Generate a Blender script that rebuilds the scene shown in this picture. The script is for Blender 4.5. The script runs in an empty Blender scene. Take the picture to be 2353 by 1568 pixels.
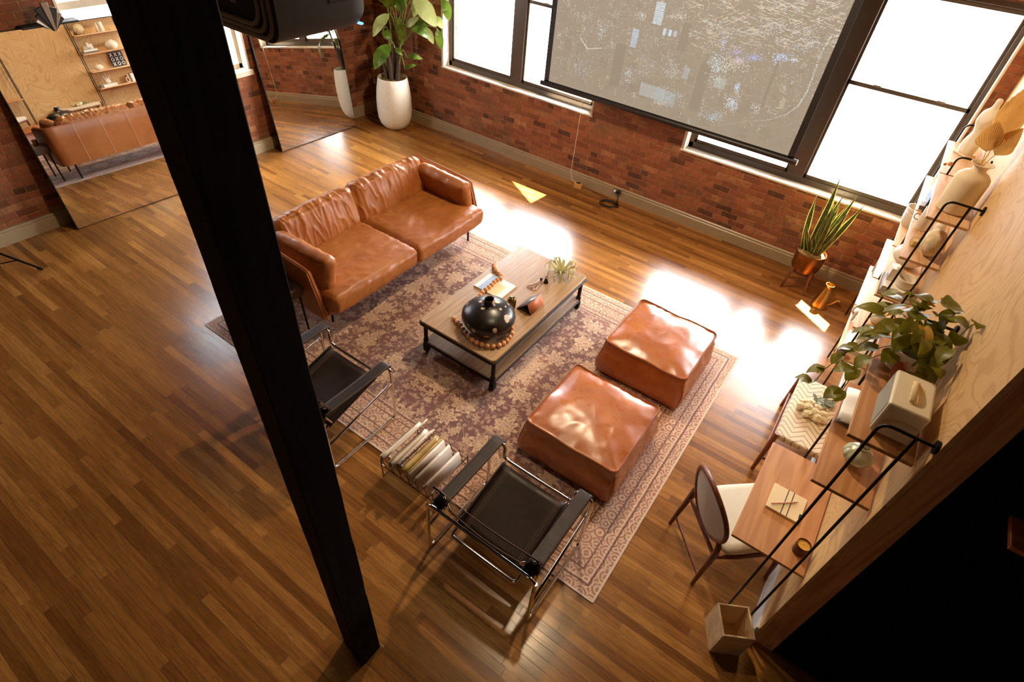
import bpy, math, random
import numpy as np
from mathutils import Vector, Matrix, noise as mnoise

SC = bpy.context.scene
COL = SC.collection
RNG = random.Random(7)
PI = math.pi

# ------------------------------------------------------------------ camera
CR = ((0.8113376, 0.5799565, 0.0733605), (0.4414291, -0.5255466, -0.7272834), (-0.3832384, 0.6224559, -0.6824053))
cam = bpy.data.cameras.new('camera')
cam.sensor_width = 36.0
cam.lens = 1276.6055 / 2353 * 36.0
cam.clip_start = 0.05
cam_o = bpy.data.objects.new('camera', cam)
COL.objects.link(cam_o)
r, d, f = (Vector(v).normalized() for v in CR)
cam_o.matrix_world = Matrix(((r.x, -d.x, -f.x, 0), (r.y, -d.y, -f.y, 0), (r.z, -d.z, -f.z, 3.7), (0, 0, 0, 1)))
SC.camera = cam_o

# ------------------------------------------------------------------ light
w = bpy.data.worlds.new('sky')
SC.world = w
w.use_nodes = True
bg = w.node_tree.nodes['Background']
bg.inputs[0].default_value = (0.93, 0.965, 1.0, 1)
# an overcast sky: brightest overhead, dimmer toward the horizon, dim street below it
wt = w.node_tree
wc_ = wt.nodes.new('ShaderNodeTexCoord')
ws_ = wt.nodes.new('ShaderNodeSeparateXYZ')
wr_ = wt.nodes.new('ShaderNodeValToRGB')
wm_ = wt.nodes.new('ShaderNodeMath')
wm_.operation = 'MULTIPLY'
wm_.inputs[1].default_value = 130.0
wa_ = wt.nodes.new('ShaderNodeMath')
wa_.operation = 'MULTIPLY_ADD'
wa_.inputs[1].default_value = 0.5
wa_.inputs[2].default_value = 0.5
wt.links.new(wc_.outputs['Generated'], ws_.inputs[0])
wt.links.new(ws_.outputs[2], wa_.inputs[0])
wt.links.new(wa_.outputs[0], wr_.inputs[0])
wr_.color_ramp.elements[0].position, wr_.color_ramp.elements[0].color = 0.46, (0.07, 0.07, 0.07, 1)
wr_.color_ramp.elements[1].position, wr_.color_ramp.elements[1].color = 0.90, (1.0, 1.0, 1.0, 1)
for p_, k_ in ((0.50, 0.20), (0.62, 0.46), (0.75, 0.80)):
    e_ = wr_.color_ramp.elements.new(p_)
    e_.color = (k_, k_, k_, 1)
wt.links.new(wr_.outputs[0], wm_.inputs[0])
wt.links.new(wm_.outputs[0], bg.inputs[1])

sun = bpy.data.lights.new('sun', 'SUN')
sun.energy = 120.0
sun.color = (1.0, 0.93, 0.80)
sun.angle = math.radians(0.6)
sun_o = bpy.data.objects.new('sun', sun)
COL.objects.link(sun_o)
sd = Vector((-0.10, -1.0, -1.64)).normalized()
sun_o.rotation_euler = sd.to_track_quat('-Z', 'Y').to_euler()


lamp = bpy.data.lights.new('ceiling_lamp', 'SPOT')       # warm lamp hung under the ceiling above the front pouf, over the view
lamp.energy = 110.0
lamp.spot_size = math.radians(92)
lamp.spot_blend = 1.0
lamp.color = (1.0, 0.77, 0.48)
lamp.specular_factor = 0.06
lamp.shadow_soft_size = 0.06
lamp_o = bpy.data.objects.new('ceiling_lamp', lamp)
COL.objects.link(lamp_o)
lamp_o.location = (-0.95, 2.55, 3.85)

lamp2 = bpy.data.lights.new('ceiling_lamp', 'POINT')       # second, unseen: added to warm the brick and the window-side floor
lamp2.energy = 370.0
lamp2.color = (1.0, 0.79, 0.52)
lamp2.shadow_soft_size = 0.08
lamp2.specular_factor = 0.2
brick_fill_o = bpy.data.objects.new('ceiling_lamp', lamp2)
COL.objects.link(brick_fill_o)
brick_fill_o.location = (-2.0, 4.35, 3.95)

rear = bpy.data.lights.new('rear_fill', 'POINT')           # unseen soft fill added behind the viewer to lift faces turned this way
rear.energy = 22.0
rear.color = (1.0, 0.77, 0.50)
rear.shadow_soft_size = 0.4
rear.specular_factor = 0.05
rear_o = bpy.data.objects.new('rear_fill', rear)
COL.objects.link(rear_o)
rear_o.location = (-0.6, -2.0, 3.7)


def portal(name, loc, rot, sx, sy):
    l = bpy.data.lights.new(name, 'AREA')
    l.shape = 'RECTANGLE'
    l.size, l.size_y = sx, sy
    l.cycles.is_portal = True
    o = bpy.data.objects.new(name, l)
    COL.objects.link(o)
    o.location, o.rotation_euler = loc, rot


portal('window_portal', (-4.51, 6.98, 1.93), (math.radians(-90), 0, 0), 2.6, 1.98)
portal('window_portal', (-0.685, 6.98, 1.93), (math.radians(-90), 0, 0), 2.6, 1.98)
portal('window_portal', (-7.44, 3.45, 2.18), (0, math.radians(-90), 0), 2.26, 1.92)

SC.view_settings.view_transform = 'Standard'
SC.view_settings.look = 'None'
SC.view_settings.gamma = 1.0
SC.view_settings.use_curve_mapping = False
SC.view_settings.exposure = 0.0
try:
    SC.cycles.use_denoising = True
    SC.cycles.max_bounces = 10
    SC.cycles.diffuse_bounces = 6
    SC.cycles.glossy_bounces = 5
    SC.cycles.transparent_max_bounces = 12
    SC.cycles.sample_clamp_indirect = 8.0
    SC.cycles.blur_glossy = 0.5
except Exception:
    pass

# ------------------------------------------------------------------ node helpers


def lin(*c):
    o = []
    for v in c:
        v /= 255.0
        o.append(v / 12.92 if v <= 0.04045 else ((v + 0.055) / 1.055) ** 2.4)
    return tuple(o) + (1.0,)


class NT:
    def __init__(s, name):
        s.m = bpy.data.materials.new(name)
        s.m.use_nodes = True
        s.t = s.m.node_tree
        s.b = s.t.nodes['Principled BSDF']

    def n(s, typ, ins=(), out=0, **props):
        nd = s.t.nodes.new('ShaderNode' + typ)
        for k, v in props.items():
            setattr(nd, k, v)
        it = ins.items() if isinstance(ins, dict) else enumerate(ins)
        for k, v in it:
            if v is None:
                continue
            s.put(nd.inputs[k], v)
        return nd.outputs[out]

    def put(s, sock, v):
        if hasattr(v, 'is_output'):
            s.t.links.new(v, sock)
        else:
            if sock.type == 'RGBA' and len(v) == 3:
                v = tuple(v) + (1,)
            sock.default_value = v

    def set(s, **kw):
        for k, v in kw.items():
            s.put(s.b.inputs[{'col': 'Base Color', 'rough': 'Roughness', 'metal': 'Metallic', 'normal': 'Normal', 'spec': 'Specular IOR Level',
                              'coat': 'Coat Weight', 'coat_r': 'Coat Roughness', 'trans': 'Transmission Weight', 'emit': 'Emission Color', 'es': 'Emission Strength',
                              'alpha': 'Alpha', 'sheen': 'Sheen Weight', 'sss': 'Subsurface Weight'}[k]], v)
        return s

    def mth(s, op, a, b=None, c=None):
        return s.n('Math', (a, b, c), operation=op)

    def vec(s, op, a, b=None):
        return s.n('VectorMath', (a, b), 1 if op in ('LENGTH', 'DISTANCE', 'DOT_PRODUCT') else 0, operation=op)

    def sep(s, v):
        nd = s.t.nodes.new('ShaderNodeSeparateXYZ')
        s.put(nd.inputs[0], v)
        return nd.outputs

    def com(s, x, y, z=0.0):
        return s.n('CombineXYZ', (x, y, z))

    def pos(s, kind='geo'):
        if kind == 'geo':
            return s.n('NewGeometry')
        return s.n('TexCoord', out=3)

    def noise(s, v, scale=5.0, detail=4.0, rough=0.55, dist=0.0, out=0):
        return s.n('TexNoise', {'Vector': v, 'Scale': scale, 'Detail': detail, 'Roughness': rough, 'Distortion': dist}, out)

    def white(s, v):
        return s.n('TexWhiteNoise', {'Vector': v}, 0)

    def vor(s, v, scale=5.0, feature='F1', out=0, rnd=1.0):
        return s.n('TexVoronoi', {'Vector': v, 'Scale': scale, 'Randomness': rnd}, out, feature=feature)

    def ramp(s, fac, stops, interp='LINEAR'):
        nd = s.t.nodes.new('ShaderNodeValToRGB')
        nd.color_ramp.interpolation = interp
        el = nd.color_ramp.elements
        while len(el) < len(stops):
            el.new(0.5)
        for e, (p, c) in zip(el, stops):
            e.position = p
            e.color = tuple(c) if len(c) == 4 else tuple(c) + (1,)
        s.put(nd.inputs[0], fac)
        return nd.outputs[0]

    def mix(s, fac, a, b, blend='MIX'):
        nd = s.t.nodes.new('ShaderNodeMix')
        nd.data_type = 'RGBA'
        nd.blend_type = blend
        s.put(nd.inputs[0], fac)
        s.put(nd.inputs[6], a)
        s.put(nd.inputs[7], b)
        return nd.outputs[2]

    def mr(s, v, a, b, c=0.0, d=1.0, smooth=True):
        return s.n('MapRange', {'Value': v, 'From Min': a, 'From Max': b, 'To Min': c, 'To Max': d}, interpolation_type='SMOOTHSTEP' if smooth else 'LINEAR')

    def bump(s, h, strength=0.3, dist=0.01):
        return s.n('Bump', {'Strength': strength, 'Distance': dist, 'Height': h})

    def scl(s, v, x, y, z):
        return s.vec('MULTIPLY', v, (x, y, z))


def simple(name, col, rough=0.5, metal=0.0, var=0.0, vs=8.0, bump=0.0, bs=60.0, **kw):
    t = NT(name)
    p = t.pos('obj')
    t.set(rough=rough, metal=metal, **kw)
    if var:
        n = t.noise(p, vs, 5)
        dark = tuple(c * (1 - var) for c in col[:3]) + (1,)
        lite = tuple(min(1, c * (1 + var)) for c in col[:3]) + (1,)
        t.set(col=t.ramp(n, [(0.3, dark), (0.7, lite)]))
    else:
        t.set(col=col)
    if bump:
        t.set(normal=t.bump(t.noise(p, bs, 4), bump, 0.004))
    return t.m


# ------------------------------------------------------------------ geometry helpers
class G:
    """collects verts and faces of one mesh"""

    def __init__(s):
        s.v, s.f = [], []

    def add(s, vs, fs, M=None):
        k = len(s.v)
        if M is not None:
            vs = [M @ Vector(v) for v in vs]
        s.v += [tuple(v) for v in vs]
        s.f += [tuple(i + k for i in q) for q in fs]
        return s

    def box(s, x0, x1, y0, y1, z0, z1, M=None):
        vs = [(x, y, z) for x in (x0, x1) for y in (y0, y1) for z in (z0, z1)]
        return s.add(vs, [(0, 1, 3, 2), (4, 6, 7, 5), (0, 4, 5, 1), (2, 3, 7, 6), (0, 2, 6, 4), (1, 5, 7, 3)], M)

    def prism(s, poly, z0, z1, M=None):
        n = len(poly)
        vs = [(x, y, z0) for x, y in poly] + [(x, y, z1) for x, y in poly]
        fs = [tuple(range(n))[::-1], tuple(range(n, 2 * n))] + [(i, (i + 1) % n, n + (i + 1) % n, n + i) for i in range(n)]
        return s.add(vs, fs, M)

    def lathe(s, prof, n=32, M=None, sx=1.0, sy=1.0):
        vs, fs = [], []
        m = len(prof)
        for i in range(n):
            a = 2 * PI * i / n
            for (r_, z) in prof:
                vs.append((r_ * math.cos(a) * sx, r_ * math.sin(a) * sy, z))
        for i in range(n):
            for j in range(m - 1):
                a, b = i * m + j, ((i + 1) % n) * m + j
                fs.append((a, b, b + 1, a + 1))
        return s.add(vs, fs, M)

    def tube(s, pts, r, n=10, closed=False, caps=True, M=None, flat=1.0):
        pts = [Vector(p) for p in pts]
        m = len(pts)
        rad = r if isinstance(r, (list, tuple)) else [r] * m
        tan = []
        for i in range(m):
            if closed:
                t = pts[(i + 1) % m] - pts[i - 1]
            else:
                t = pts[min(i + 1, m - 1)] - pts[max(i - 1, 0)]
            tan.append(t.normalized() if t.length > 1e-9 else Vector((0, 0, 1)))
        up = Vector((0, 0, 1)) if abs(tan[0].z) < 0.9 else Vector((1, 0, 0))
        nrm = (up - tan[0] * up.dot(tan[0])).normalized()
        vs, fs = [], []
        for i in range(m):
            if i:
                nrm = nrm - tan[i] * nrm.dot(tan[i])
                nrm = nrm.normalized() if nrm.length > 1e-6 else tan[i].orthogonal().normalized()
            bi = tan[i].cross(nrm)
            for k in range(n):
                a = 2 * PI * k / n
                vs.append(pts[i] + (nrm * math.cos(a) * flat + bi * math.sin(a)) * rad[i])
        rng = m if closed else m - 1
        for i in range(rng):
            for k in range(n):
                a, b = i * n, ((i + 1) % m) * n
                fs.append((a + k, a + (k + 1) % n, b + (k + 1) % n, b + k))
        if caps and not closed:
            fs.append(tuple(range(n))[::-1])
            fs.append(tuple(range((m - 1) * n, m * n)))
        return s.add(vs, fs, M)

    def ball(s, c, r, n=12, m=8, sq=(1, 1, 1), M=None):
        vs = [(c[0], c[1], c[2] - r * sq[2])]
        for j in range(1, m):
            b = -PI / 2 + PI * j / m
            for i in range(n):
                a = 2 * PI * i / n
                vs.append((c[0] + r * sq[0] * math.cos(b) * math.cos(a), c[1] + r * sq[1] * math.cos(b) * math.sin(a), c[2] + r * sq[2] * math.sin(b)))
        vs.append((c[0], c[1], c[2] + r * sq[2]))
        fs = [(0, 1 + (i + 1) % n, 1 + i) for i in range(n)]
        for j in range(m - 2):
            for i in range(n):
                a = 1 + j * n
                fs.append((a + i, a + (i + 1) % n, a + n + (i + 1) % n, a + n + i))
        t = len(vs) - 1
        a = 1 + (m - 2) * n
        fs += [(a + i, a + (i + 1) % n, t) for i in range(n)]
        return s.add(vs, fs, M)

    def loft(s, rings, caps=True):
        """rings: list of equal-length point loops"""
        n = len(rings[0])
        vs = [p for q in rings for p in q]
        fs = []
        for j in range(len(rings) - 1):
            for i in range(n):
                fs.append((j * n + i, j * n + (i + 1) % n, (j + 1) * n + (i + 1) % n, (j + 1) * n + i))
        if caps:
            fs += [tuple(range(n))[::-1], tuple(range((len(rings) - 1) * n, len(rings) * n))]
        return s.add(vs, fs)

    def grid(s, fn, nu, nv, closed_v=False):
        vs = [fn(i / nu, j / nv) for i in range(nu + 1) for j in range(nv + 1)]
        fs = [(i * (nv + 1) + j, (i + 1) * (nv + 1) + j, (i + 1) * (nv + 1) + j + 1, i * (nv + 1) + j + 1) for i in range(nu) for j in range(nv)]
        return s.add(vs, fs)


def obj(name, g, m, parent=None, loc=None, rot=None, smooth=True, bevel=0.0, seg=2, sub=0, solid=0.0, angle=38):
    me = bpy.data.meshes.new(name)
    me.from_pydata(g.v, [], g.f)
    me.update()
    import bmesh
    bm = bmesh.new()
    bm.from_mesh(me)
    bmesh.ops.recalc_face_normals(bm, faces=bm.faces)
    bm.to_mesh(me)
    bm.free()
    if smooth:
        for p in me.polygons:
            p.use_smooth = True
        me.set_sharp_from_angle(angle=math.radians(angle))
    me.materials.append(m)
    o = bpy.data.objects.new(name, me)
    COL.objects.link(o)
    if parent:
        o.parent = parent
    if loc:
        o.location = loc
    if rot:
        o.rotation_euler = rot
    if solid:
        q = o.modifiers.new('thickness', 'SOLIDIFY')
        q.thickness = solid
        q.offset = 0
    if bevel:
        q = o.modifiers.new('edge', 'BEVEL')
        q.width = bevel
        q.segments = seg
        q.limit_method = 'ANGLE'
        q.angle_limit = math.radians(40)
    if sub:
        q = o.modifiers.new('smooth', 'SUBSURF')
        q.levels = q.render_levels = sub
    return o


def tag(o, label, cat, group=None):
    o['label'], o['category'] = label, cat
    if group:
        o['group'] = group
    return o


def thing(name, label, cat, loc=(0, 0, 0), rz=0.0, group=None):
    o = bpy.data.objects.new(name, None)
    COL.objects.link(o)
    o.empty_display_size = 0.05
    o.location, o.rotation_euler = loc, (0, 0, rz)
    return tag(o, label, cat, group)


def struct(o, label=None):
    o['kind'] = 'structure'
    if label:
        o['label'] = label
    return o


def dup(src, label=None, loc=None, rz=None, group=None):
    """a copy of a thing with copies of its parts and sub-parts"""
    def rec(o, par):
        c = o.copy()
        COL.objects.link(c)
        if par:
            c.parent = par
        for ch in [x for x in bpy.data.objects if x.parent == o]:
            rec(ch, c)
        return c
    c = rec(src, None)
    if label:
        c['label'] = label
    if loc:
        c.location = loc
    if rz is not None:
        c.rotation_euler = (0, 0, rz)
    if group:
        c['group'] = group
    return c


def fillet(pts, r, k=6, closed=False):
    pts = [Vector(p) for p in pts]
    out = []
    n = len(pts)
    for i, p in enumerate(pts):
        if not closed and i in (0, n - 1):
            out.append(p)
            continue
        a, b = pts[i - 1] - p, pts[(i + 1) % n] - p
        rr = r[i] if isinstance(r, (list, tuple)) else r
        la, lb = a.length, b.length
        a, b = a.normalized(), b.normalized()
        ang = a.angle(b)
        if ang > PI - 0.01:
            out.append(p)
            continue
        t = min(rr / math.tan(ang / 2), la * 0.49, lb * 0.49)
        A, B = p + a * t, p + b * t
        for j in range(k + 1):
            u = j / k
            out.append(A * (1 - u) ** 2 + p * 2 * u * (1 - u) + B * u * u)
    return out


def rrect(w, h, r, k=5):
    """rounded rectangle outline centred on 0"""
    out = []
    for cx, cy, a0 in ((w / 2 - r, h / 2 - r, 0), (-w / 2 + r, h / 2 - r, 90), (-w / 2 + r, -h / 2 + r, 180), (w / 2 - r, -h / 2 + r, 270)):
        for j in range(k + 1):
            a = math.radians(a0 + 90 * j / k)
            out.append((cx + r * math.cos(a), cy + r * math.sin(a)))
    return out


def cushion(g, lx, ly, lz, r, puff=0.03, seed=0, wr=0.006, N=26, ws=9.0, M=None, stretch=(1, 1, 1), pinch=0.0):
    """soft box: rounded, puffed on +-z, wrinkled along its normals; centred on 0"""
    hx, hy, hz = lx / 2, ly / 2, lz / 2
    ax = {0: (N, max(4, int(N * ly / lx)), max(4, int(N * lz / lx)))}[0]
    nx, ny, nz = ax
    key, vs, fs = {}, [], []

    def put(i, j, k):
        q = (i, j, k)
        if q in key:
            return key[q]
        p = Vector(((i / nx * 2 - 1) * hx, (j / ny * 2 - 1) * hy, (k / nz * 2 - 1) * hz))
        u, v, wz = p.x / hx, p.y / hy, p.z / hz
        inner = Vector((max(-hx + r, min(hx - r, p.x)), max(-hy + r, min(hy - r, p.y)), max(-hz + r, min(hz - r, p.z))))
        dd = p - inner
        nrm = dd.normalized() if dd.length > 1e-9 else Vector((0, 0, 1))
        p2 = inner + nrm * r if dd.length > 1e-9 else p
        fall = (1 - u * u) * (1 - v * v)
        p2 = p2 + Vector((0, 0, wz * puff * (fall ** 0.6 if fall > 0 else 0)))
        side = (1 - wz * wz)
        p2 = p2 + Vector((u ** 3 * side * puff * 0.5 * (1 - v * v), v ** 3 * side * puff * 0.5 * (1 - u * u), 0))
        if pinch:
            cdist = (abs(u) * abs(v)) ** 3
            p2 = p2 + Vector((-u * pinch * side * (1 - cdist), -v * pinch * side * (1 - cdist), 0))
        q3 = Vector((p2.x * stretch[0], p2.y * stretch[1], p2.z * stretch[2])) * ws + Vector((seed * 7.3, seed * 3.1, seed))
        h = mnoise.fractal(q3, 0.9, 2.1, 3) * 0.6
        rdg = 1 - abs(mnoise.noise(q3 * 1.7 + Vector((5, 3, 1)))) * 2
        p2 = p2 + nrm * wr * (h + max(0, rdg) ** 3 * 0.9)
        key[q] = len(vs)
        vs.append(p2)
        return key[q]

    for i in range(nx):
        for j in range(ny):
            for k in (0, nz):
                fs.append((put(i, j, k), put(i + 1, j, k), put(i + 1, j + 1, k), put(i, j + 1, k)))
    for i in range(nx):
        for k in range(nz):
            for j in (0, ny):
                fs.append((put(i, j, k), put(i + 1, j, k), put(i + 1, j, k + 1), put(i, j, k + 1)))
    for j in range(ny):
        for k in range(nz):
            for i in (0, nx):
                fs.append((put(i, j, k), put(i, j + 1, k), put(i, j + 1, k + 1), put(i, j, k + 1)))
    return g.add(vs, fs, M)


def leaf(g, base, tip, width, droop=0.0, fold=0.15, up=(0, 0, 1), n=10, shape=1.0, arch=0.0, ripple=0.0, m=4, split=None):
    """a leaf blade from base to tip; arch lifts its middle, fold raises its two halves"""
    base, tip = Vector(base), Vector(tip)
    ax = tip - base
    L = ax.length
    ax = ax / L
    up = Vector(up)
    sd = ax.cross(up)
    if sd.length < 1e-4:
        sd = ax.orthogonal()
    sd.normalize()
    nu = sd.cross(ax).normalized()
    vs, fs = [], []
    for i in range(n + 1):
        t = i / n
        wd = width * 0.5 * (math.sin(PI * min(1, t ** shape * 0.985 + 0.015)) ** 0.75)
        c = base + ax * L * t + nu * (arch * math.sin(PI * t)) + Vector((0, 0, -droop * t * t))
        for j in range(-m, m + 1):
            s_ = j / m
            rp = ripple * math.sin(t * 23 + j) * abs(s_)
            vs.append(c + sd * wd * s_ + nu * (abs(s_) * wd * fold + rp))
    q = 2 * m + 1
    for i in range(n):
        for j in range(q - 1):
            fs.append((i * q + j, i * q + j + 1, (i + 1) * q + j + 1, (i + 1) * q + j))
    return g.add(vs, fs)


def at(x, y, z, rz=0.0, rx=0.0, ry=0.0):
    return Matrix.Translation((x, y, z)) @ Matrix.Rotation(rz, 4, 'Z') @ Matrix.Rotation(ry, 4, 'Y') @ Matrix.Rotation(rx, 4, 'X')

# ------------------------------------------------------------------ materials


def wood_floor():
    t = NT('oak_strip_floor')
    p = t.sep(t.pos())
    x, y = p[0], p[1]
    row = t.mth('FLOOR', t.mth('DIVIDE', y, 0.060))
    rr = t.white(t.com(row, 3.1, 0.7))
    u = t.mth('ADD', t.mth('DIVIDE', x, 1.15), t.mth('MULTIPLY', rr, 37.0))
    colm = t.mth('FLOOR', u)
    pid = t.white(t.com(colm, row, 1.3))
    pid2 = t.white(t.com(colm, row, 8.9))
    base = t.ramp(pid, [(0.0, lin(126, 78, 32)), (0.3, lin(150, 97, 42)), (0.65, lin(164, 109, 50)), (1.0, lin(186, 128, 62))])
    base = t.mix(t.mr(pid2, 0.8, 1.0, 0, 0.4), base, lin(126, 68, 32))
    gv = t.com(t.mth('ADD', t.mth('MULTIPLY', x, 2.2), t.mth('MULTIPLY', pid, 40)), t.mth('MULTIPLY', y, 46.0), t.mth('MULTIPLY', pid2, 9))
    grain = t.noise(gv, 1.6, 7, 0.62, 0.6)
    cath = t.noise(t.com(t.mth('ADD', t.mth('MULTIPLY', x, 1.5), t.mth('MULTIPLY', pid2, 30)), t.mth('MULTIPLY', y, 13.0), pid), 1.0, 2, 0.5, 0.4)
    rings = t.mth('SINE', t.mth('MULTIPLY', cath, 75.0))
    col = t.mix(t.mr(grain, 0.32, 0.62, 0.6, 0.0), base, t.mix(1.0, base, (0.42, 0.38, 0.34), 'MULTIPLY'))
    col = t.mix(t.mr(rings, 0.35, 1.0, 0.0, 0.26), col, t.mix(1.0, base, (0.40, 0.36, 0.32), 'MULTIPLY'))
    big = t.noise(t.scl(t.pos(), 0.8, 1.3, 1), 1.1, 3)
    col = t.mix(t.mr(big, 0.35, 0.7, 0.0, 0.3), col, t.mix(1.0, col, (0.62, 0.58, 0.55), 'MULTIPLY'))
    fy = t.mth('FRACT', t.mth('DIVIDE', y, 0.060))
    ey = t.mth('MINIMUM', fy, t.mth('SUBTRACT', 1.0, fy))
    fx = t.mth('FRACT', u)
    ex = t.mth('MULTIPLY', t.mth('MINIMUM', fx, t.mth('SUBTRACT', 1.0, fx)), 17.0)
    gap = t.mr(t.mth('MINIMUM', ey, ex), 0.0, 0.032, 1.0, 0.0)
    col = t.mix(t.mth('MULTIPLY', gap, 0.75), col, (0.012, 0.006, 0.003))
    rough = t.mth('ADD', t.mr(grain, 0.2, 0.8, 0.27, 0.20), t.mth('MULTIPLY', gap, 0.3))
    t.set(col=col, rough=rough, spec=0.6, normal=t.bump(t.mth('SUBTRACT', 1.0, gap), 0.05, 0.004))
    return t.m


def brick(name, horiz=0):
    t = NT(name)
    p = t.sep(t.pos())
    u0, z0 = p[horiz], p[2]
    wv = t.noise(t.pos(), 2.3, 3)
    z = t.mth('ADD', z0, t.mth('MULTIPLY', t.mth('SUBTRACT', wv, 0.5), 0.035))
    bh, bw = 0.0735, 0.205
    row = t.mth('FLOOR', t.mth('DIVIDE', z, bh))
    rr = t.white(t.com(row, 1.7, 0.2))
    odd = t.mth('MODULO', t.mth('ADD', row, 100.0), 2.0)
    hdr = t.mth('LESS_THAN', t.mth('MODULO', t.mth('ADD', row, 102.0), 6.0), 0.5)     # a header course every sixth
    bwv = t.mth('SUBTRACT', bw, t.mth('MULTIPLY', hdr, bw * 0.47))
    u = t.mth('ADD', t.mth('DIVIDE', u0, bwv), t.mth('ADD', t.mth('MULTIPLY', odd, 0.5), t.mth('MULTIPLY', rr, 0.24)))
    cu = t.mth('FLOOR', u)
    fid = t.white(t.com(cu, row, 2.0))
    fid2 = t.white(t.com(cu, row, 6.0))
    nz = t.noise(t.pos(), 24.0, 4)
    fz, fx = t.mth('FRACT', t.mth('DIVIDE', z, bh)), t.mth('FRACT', u)
    ez = t.mth('MULTIPLY', t.mth('MINIMUM', fz, t.mth('SUBTRACT', 1.0, fz)), bh)
    ex = t.mth('MULTIPLY', t.mth('MINIMUM', fx, t.mth('SUBTRACT', 1.0, fx)), bwv)
    e = t.mth('ADD', t.mth('MINIMUM', ez, ex), t.mth('MULTIPLY', t.mth('SUBTRACT', nz, 0.5), 0.011))
    mort = t.mth('MULTIPLY', t.mr(e, 0.0020, 0.0070, 1.0, 0.0), t.mr(t.noise(t.pos(), 9.0, 3), 0.3, 0.6, 0.45, 1.0))
    col = t.ramp(fid, [(0.0, lin(112, 62, 42)), (0.25, lin(142, 82, 55)), (0.5, lin(160, 96, 64)), (0.75, lin(132, 72, 48)), (1.0, lin(178, 122, 84))])
    dk = t.mr(fid2, 0.83, 0.88, 0, 0.85, False)
    col = t.mix(dk, col, lin(62, 38, 28))
    col = t.mix(t.mr(nz, 0.35, 0.7, 0.0, 0.6), col, lin(112, 72, 50))
    blot = t.noise(t.pos(), 3.2, 5, 0.65)
    col = t.mix(t.mr(blot, 0.50, 0.72, 0.0, 0.7), col, lin(104, 78, 56))
    mc = t.mix(t.noise(t.pos(), 5.0, 3), lin(116, 82, 56), lin(182, 138, 96))
    col = t.mix(mort, col, mc)
    wash = t.noise(t.pos(), 6.0, 6, 0.7)
    col = t.mix(t.mr(wash, 0.6, 0.78, 0.0, 0.35), col, lin(176, 138, 104))
    h = t.mth('ADD', t.mth('MULTIPLY', t.mth('SUBTRACT', 1.0, mort), 0.7), t.mth('ADD', t.mth('MULTIPLY', nz, 0.35), t.mth('MULTIPLY', fid, 0.25)))
    t.set(col=col, rough=0.88, spec=0.25, normal=t.bump(h, 0.8, 0.014))
    return t.m


def plywood(name='plywood', ax=(1, 2), c0=lin(208, 170, 116), c1=lin(156, 104, 56), sc=1.0, knots=True):
    t = NT(name)
    p = t.sep(t.pos())
    u, v = p[ax[0]], p[ax[1]]
    pv = t.com(t.mth('MULTIPLY', u, 0.9 * sc), t.mth('MULTIPLY', v, 0.62 * sc), 0.4)
    n = t.noise(pv, 1.7, 2.5, 0.45, 0.9)
    ring = t.mth('SINE', t.mth('MULTIPLY', n, 150.0))
    fine = t.noise(t.com(t.mth('MULTIPLY', u, 60), t.mth('MULTIPLY', v, 6), 0), 1.0, 4)
    col = t.mix(t.mr(ring, 0.3, 1.0, 0.0, 0.34), c0, c1)
    col = t.mix(t.mr(fine, 0.35, 0.75, 0, 0.22), col, c1)
    warm = t.noise(t.com(u, v, 3.0), 0.9, 3)
    col = t.mix(t.mr(warm, 0.45, 0.7, 0.0, 0.35), col, lin(174, 124, 70))
    if knots:
        kv = t.com(t.mth('MULTIPLY', u, 1.5), t.mth('MULTIPLY', v, 0.9), 0.0)
        k = t.vor(kv, 1.6)
        col = t.mix(t.mr(k, 0.02, 0.05, 0.75, 0.0), col, lin(110, 66, 34))
    t.set(col=col, rough=0.55, spec=0.35, normal=t.bump(fine, 0.06, 0.004))
    return t.m


def wood(name, c0, c1, axis=0, scale=1.0, rough=0.4, kind='obj', bump=0.05, spec=0.5):
    """plain timber with the grain along one axis"""
    t = NT(name)
    p = t.sep(t.pos(kind))
    q = [t.mth('MULTIPLY', p[i], (1.6 if i == axis else 30.0) * scale) for i in range(3)]
    n = t.noise(t.com(*q), 1.0, 5, 0.6, 0.6)
    q2 = [t.mth('MULTIPLY', p[i], (0.7 if i == axis else 7.0) * scale) for i in range(3)]
    n2 = t.noise(t.com(*q2), 1.0, 3, 0.5, 0.5)
    ring = t.mth('SINE', t.mth('MULTIPLY', n2, 60.0))
    f_ = t.mth('ADD', t.mth('MULTIPLY', n, 0.75), t.mth('MULTIPLY', t.mr(ring, -1, 1), 0.25))
    t.set(col=t.ramp(f_, [(0.25, c1), (0.7, c0)]), rough=rough, spec=spec, normal=t.bump(n, bump, 0.003))
    return t.m


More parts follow.
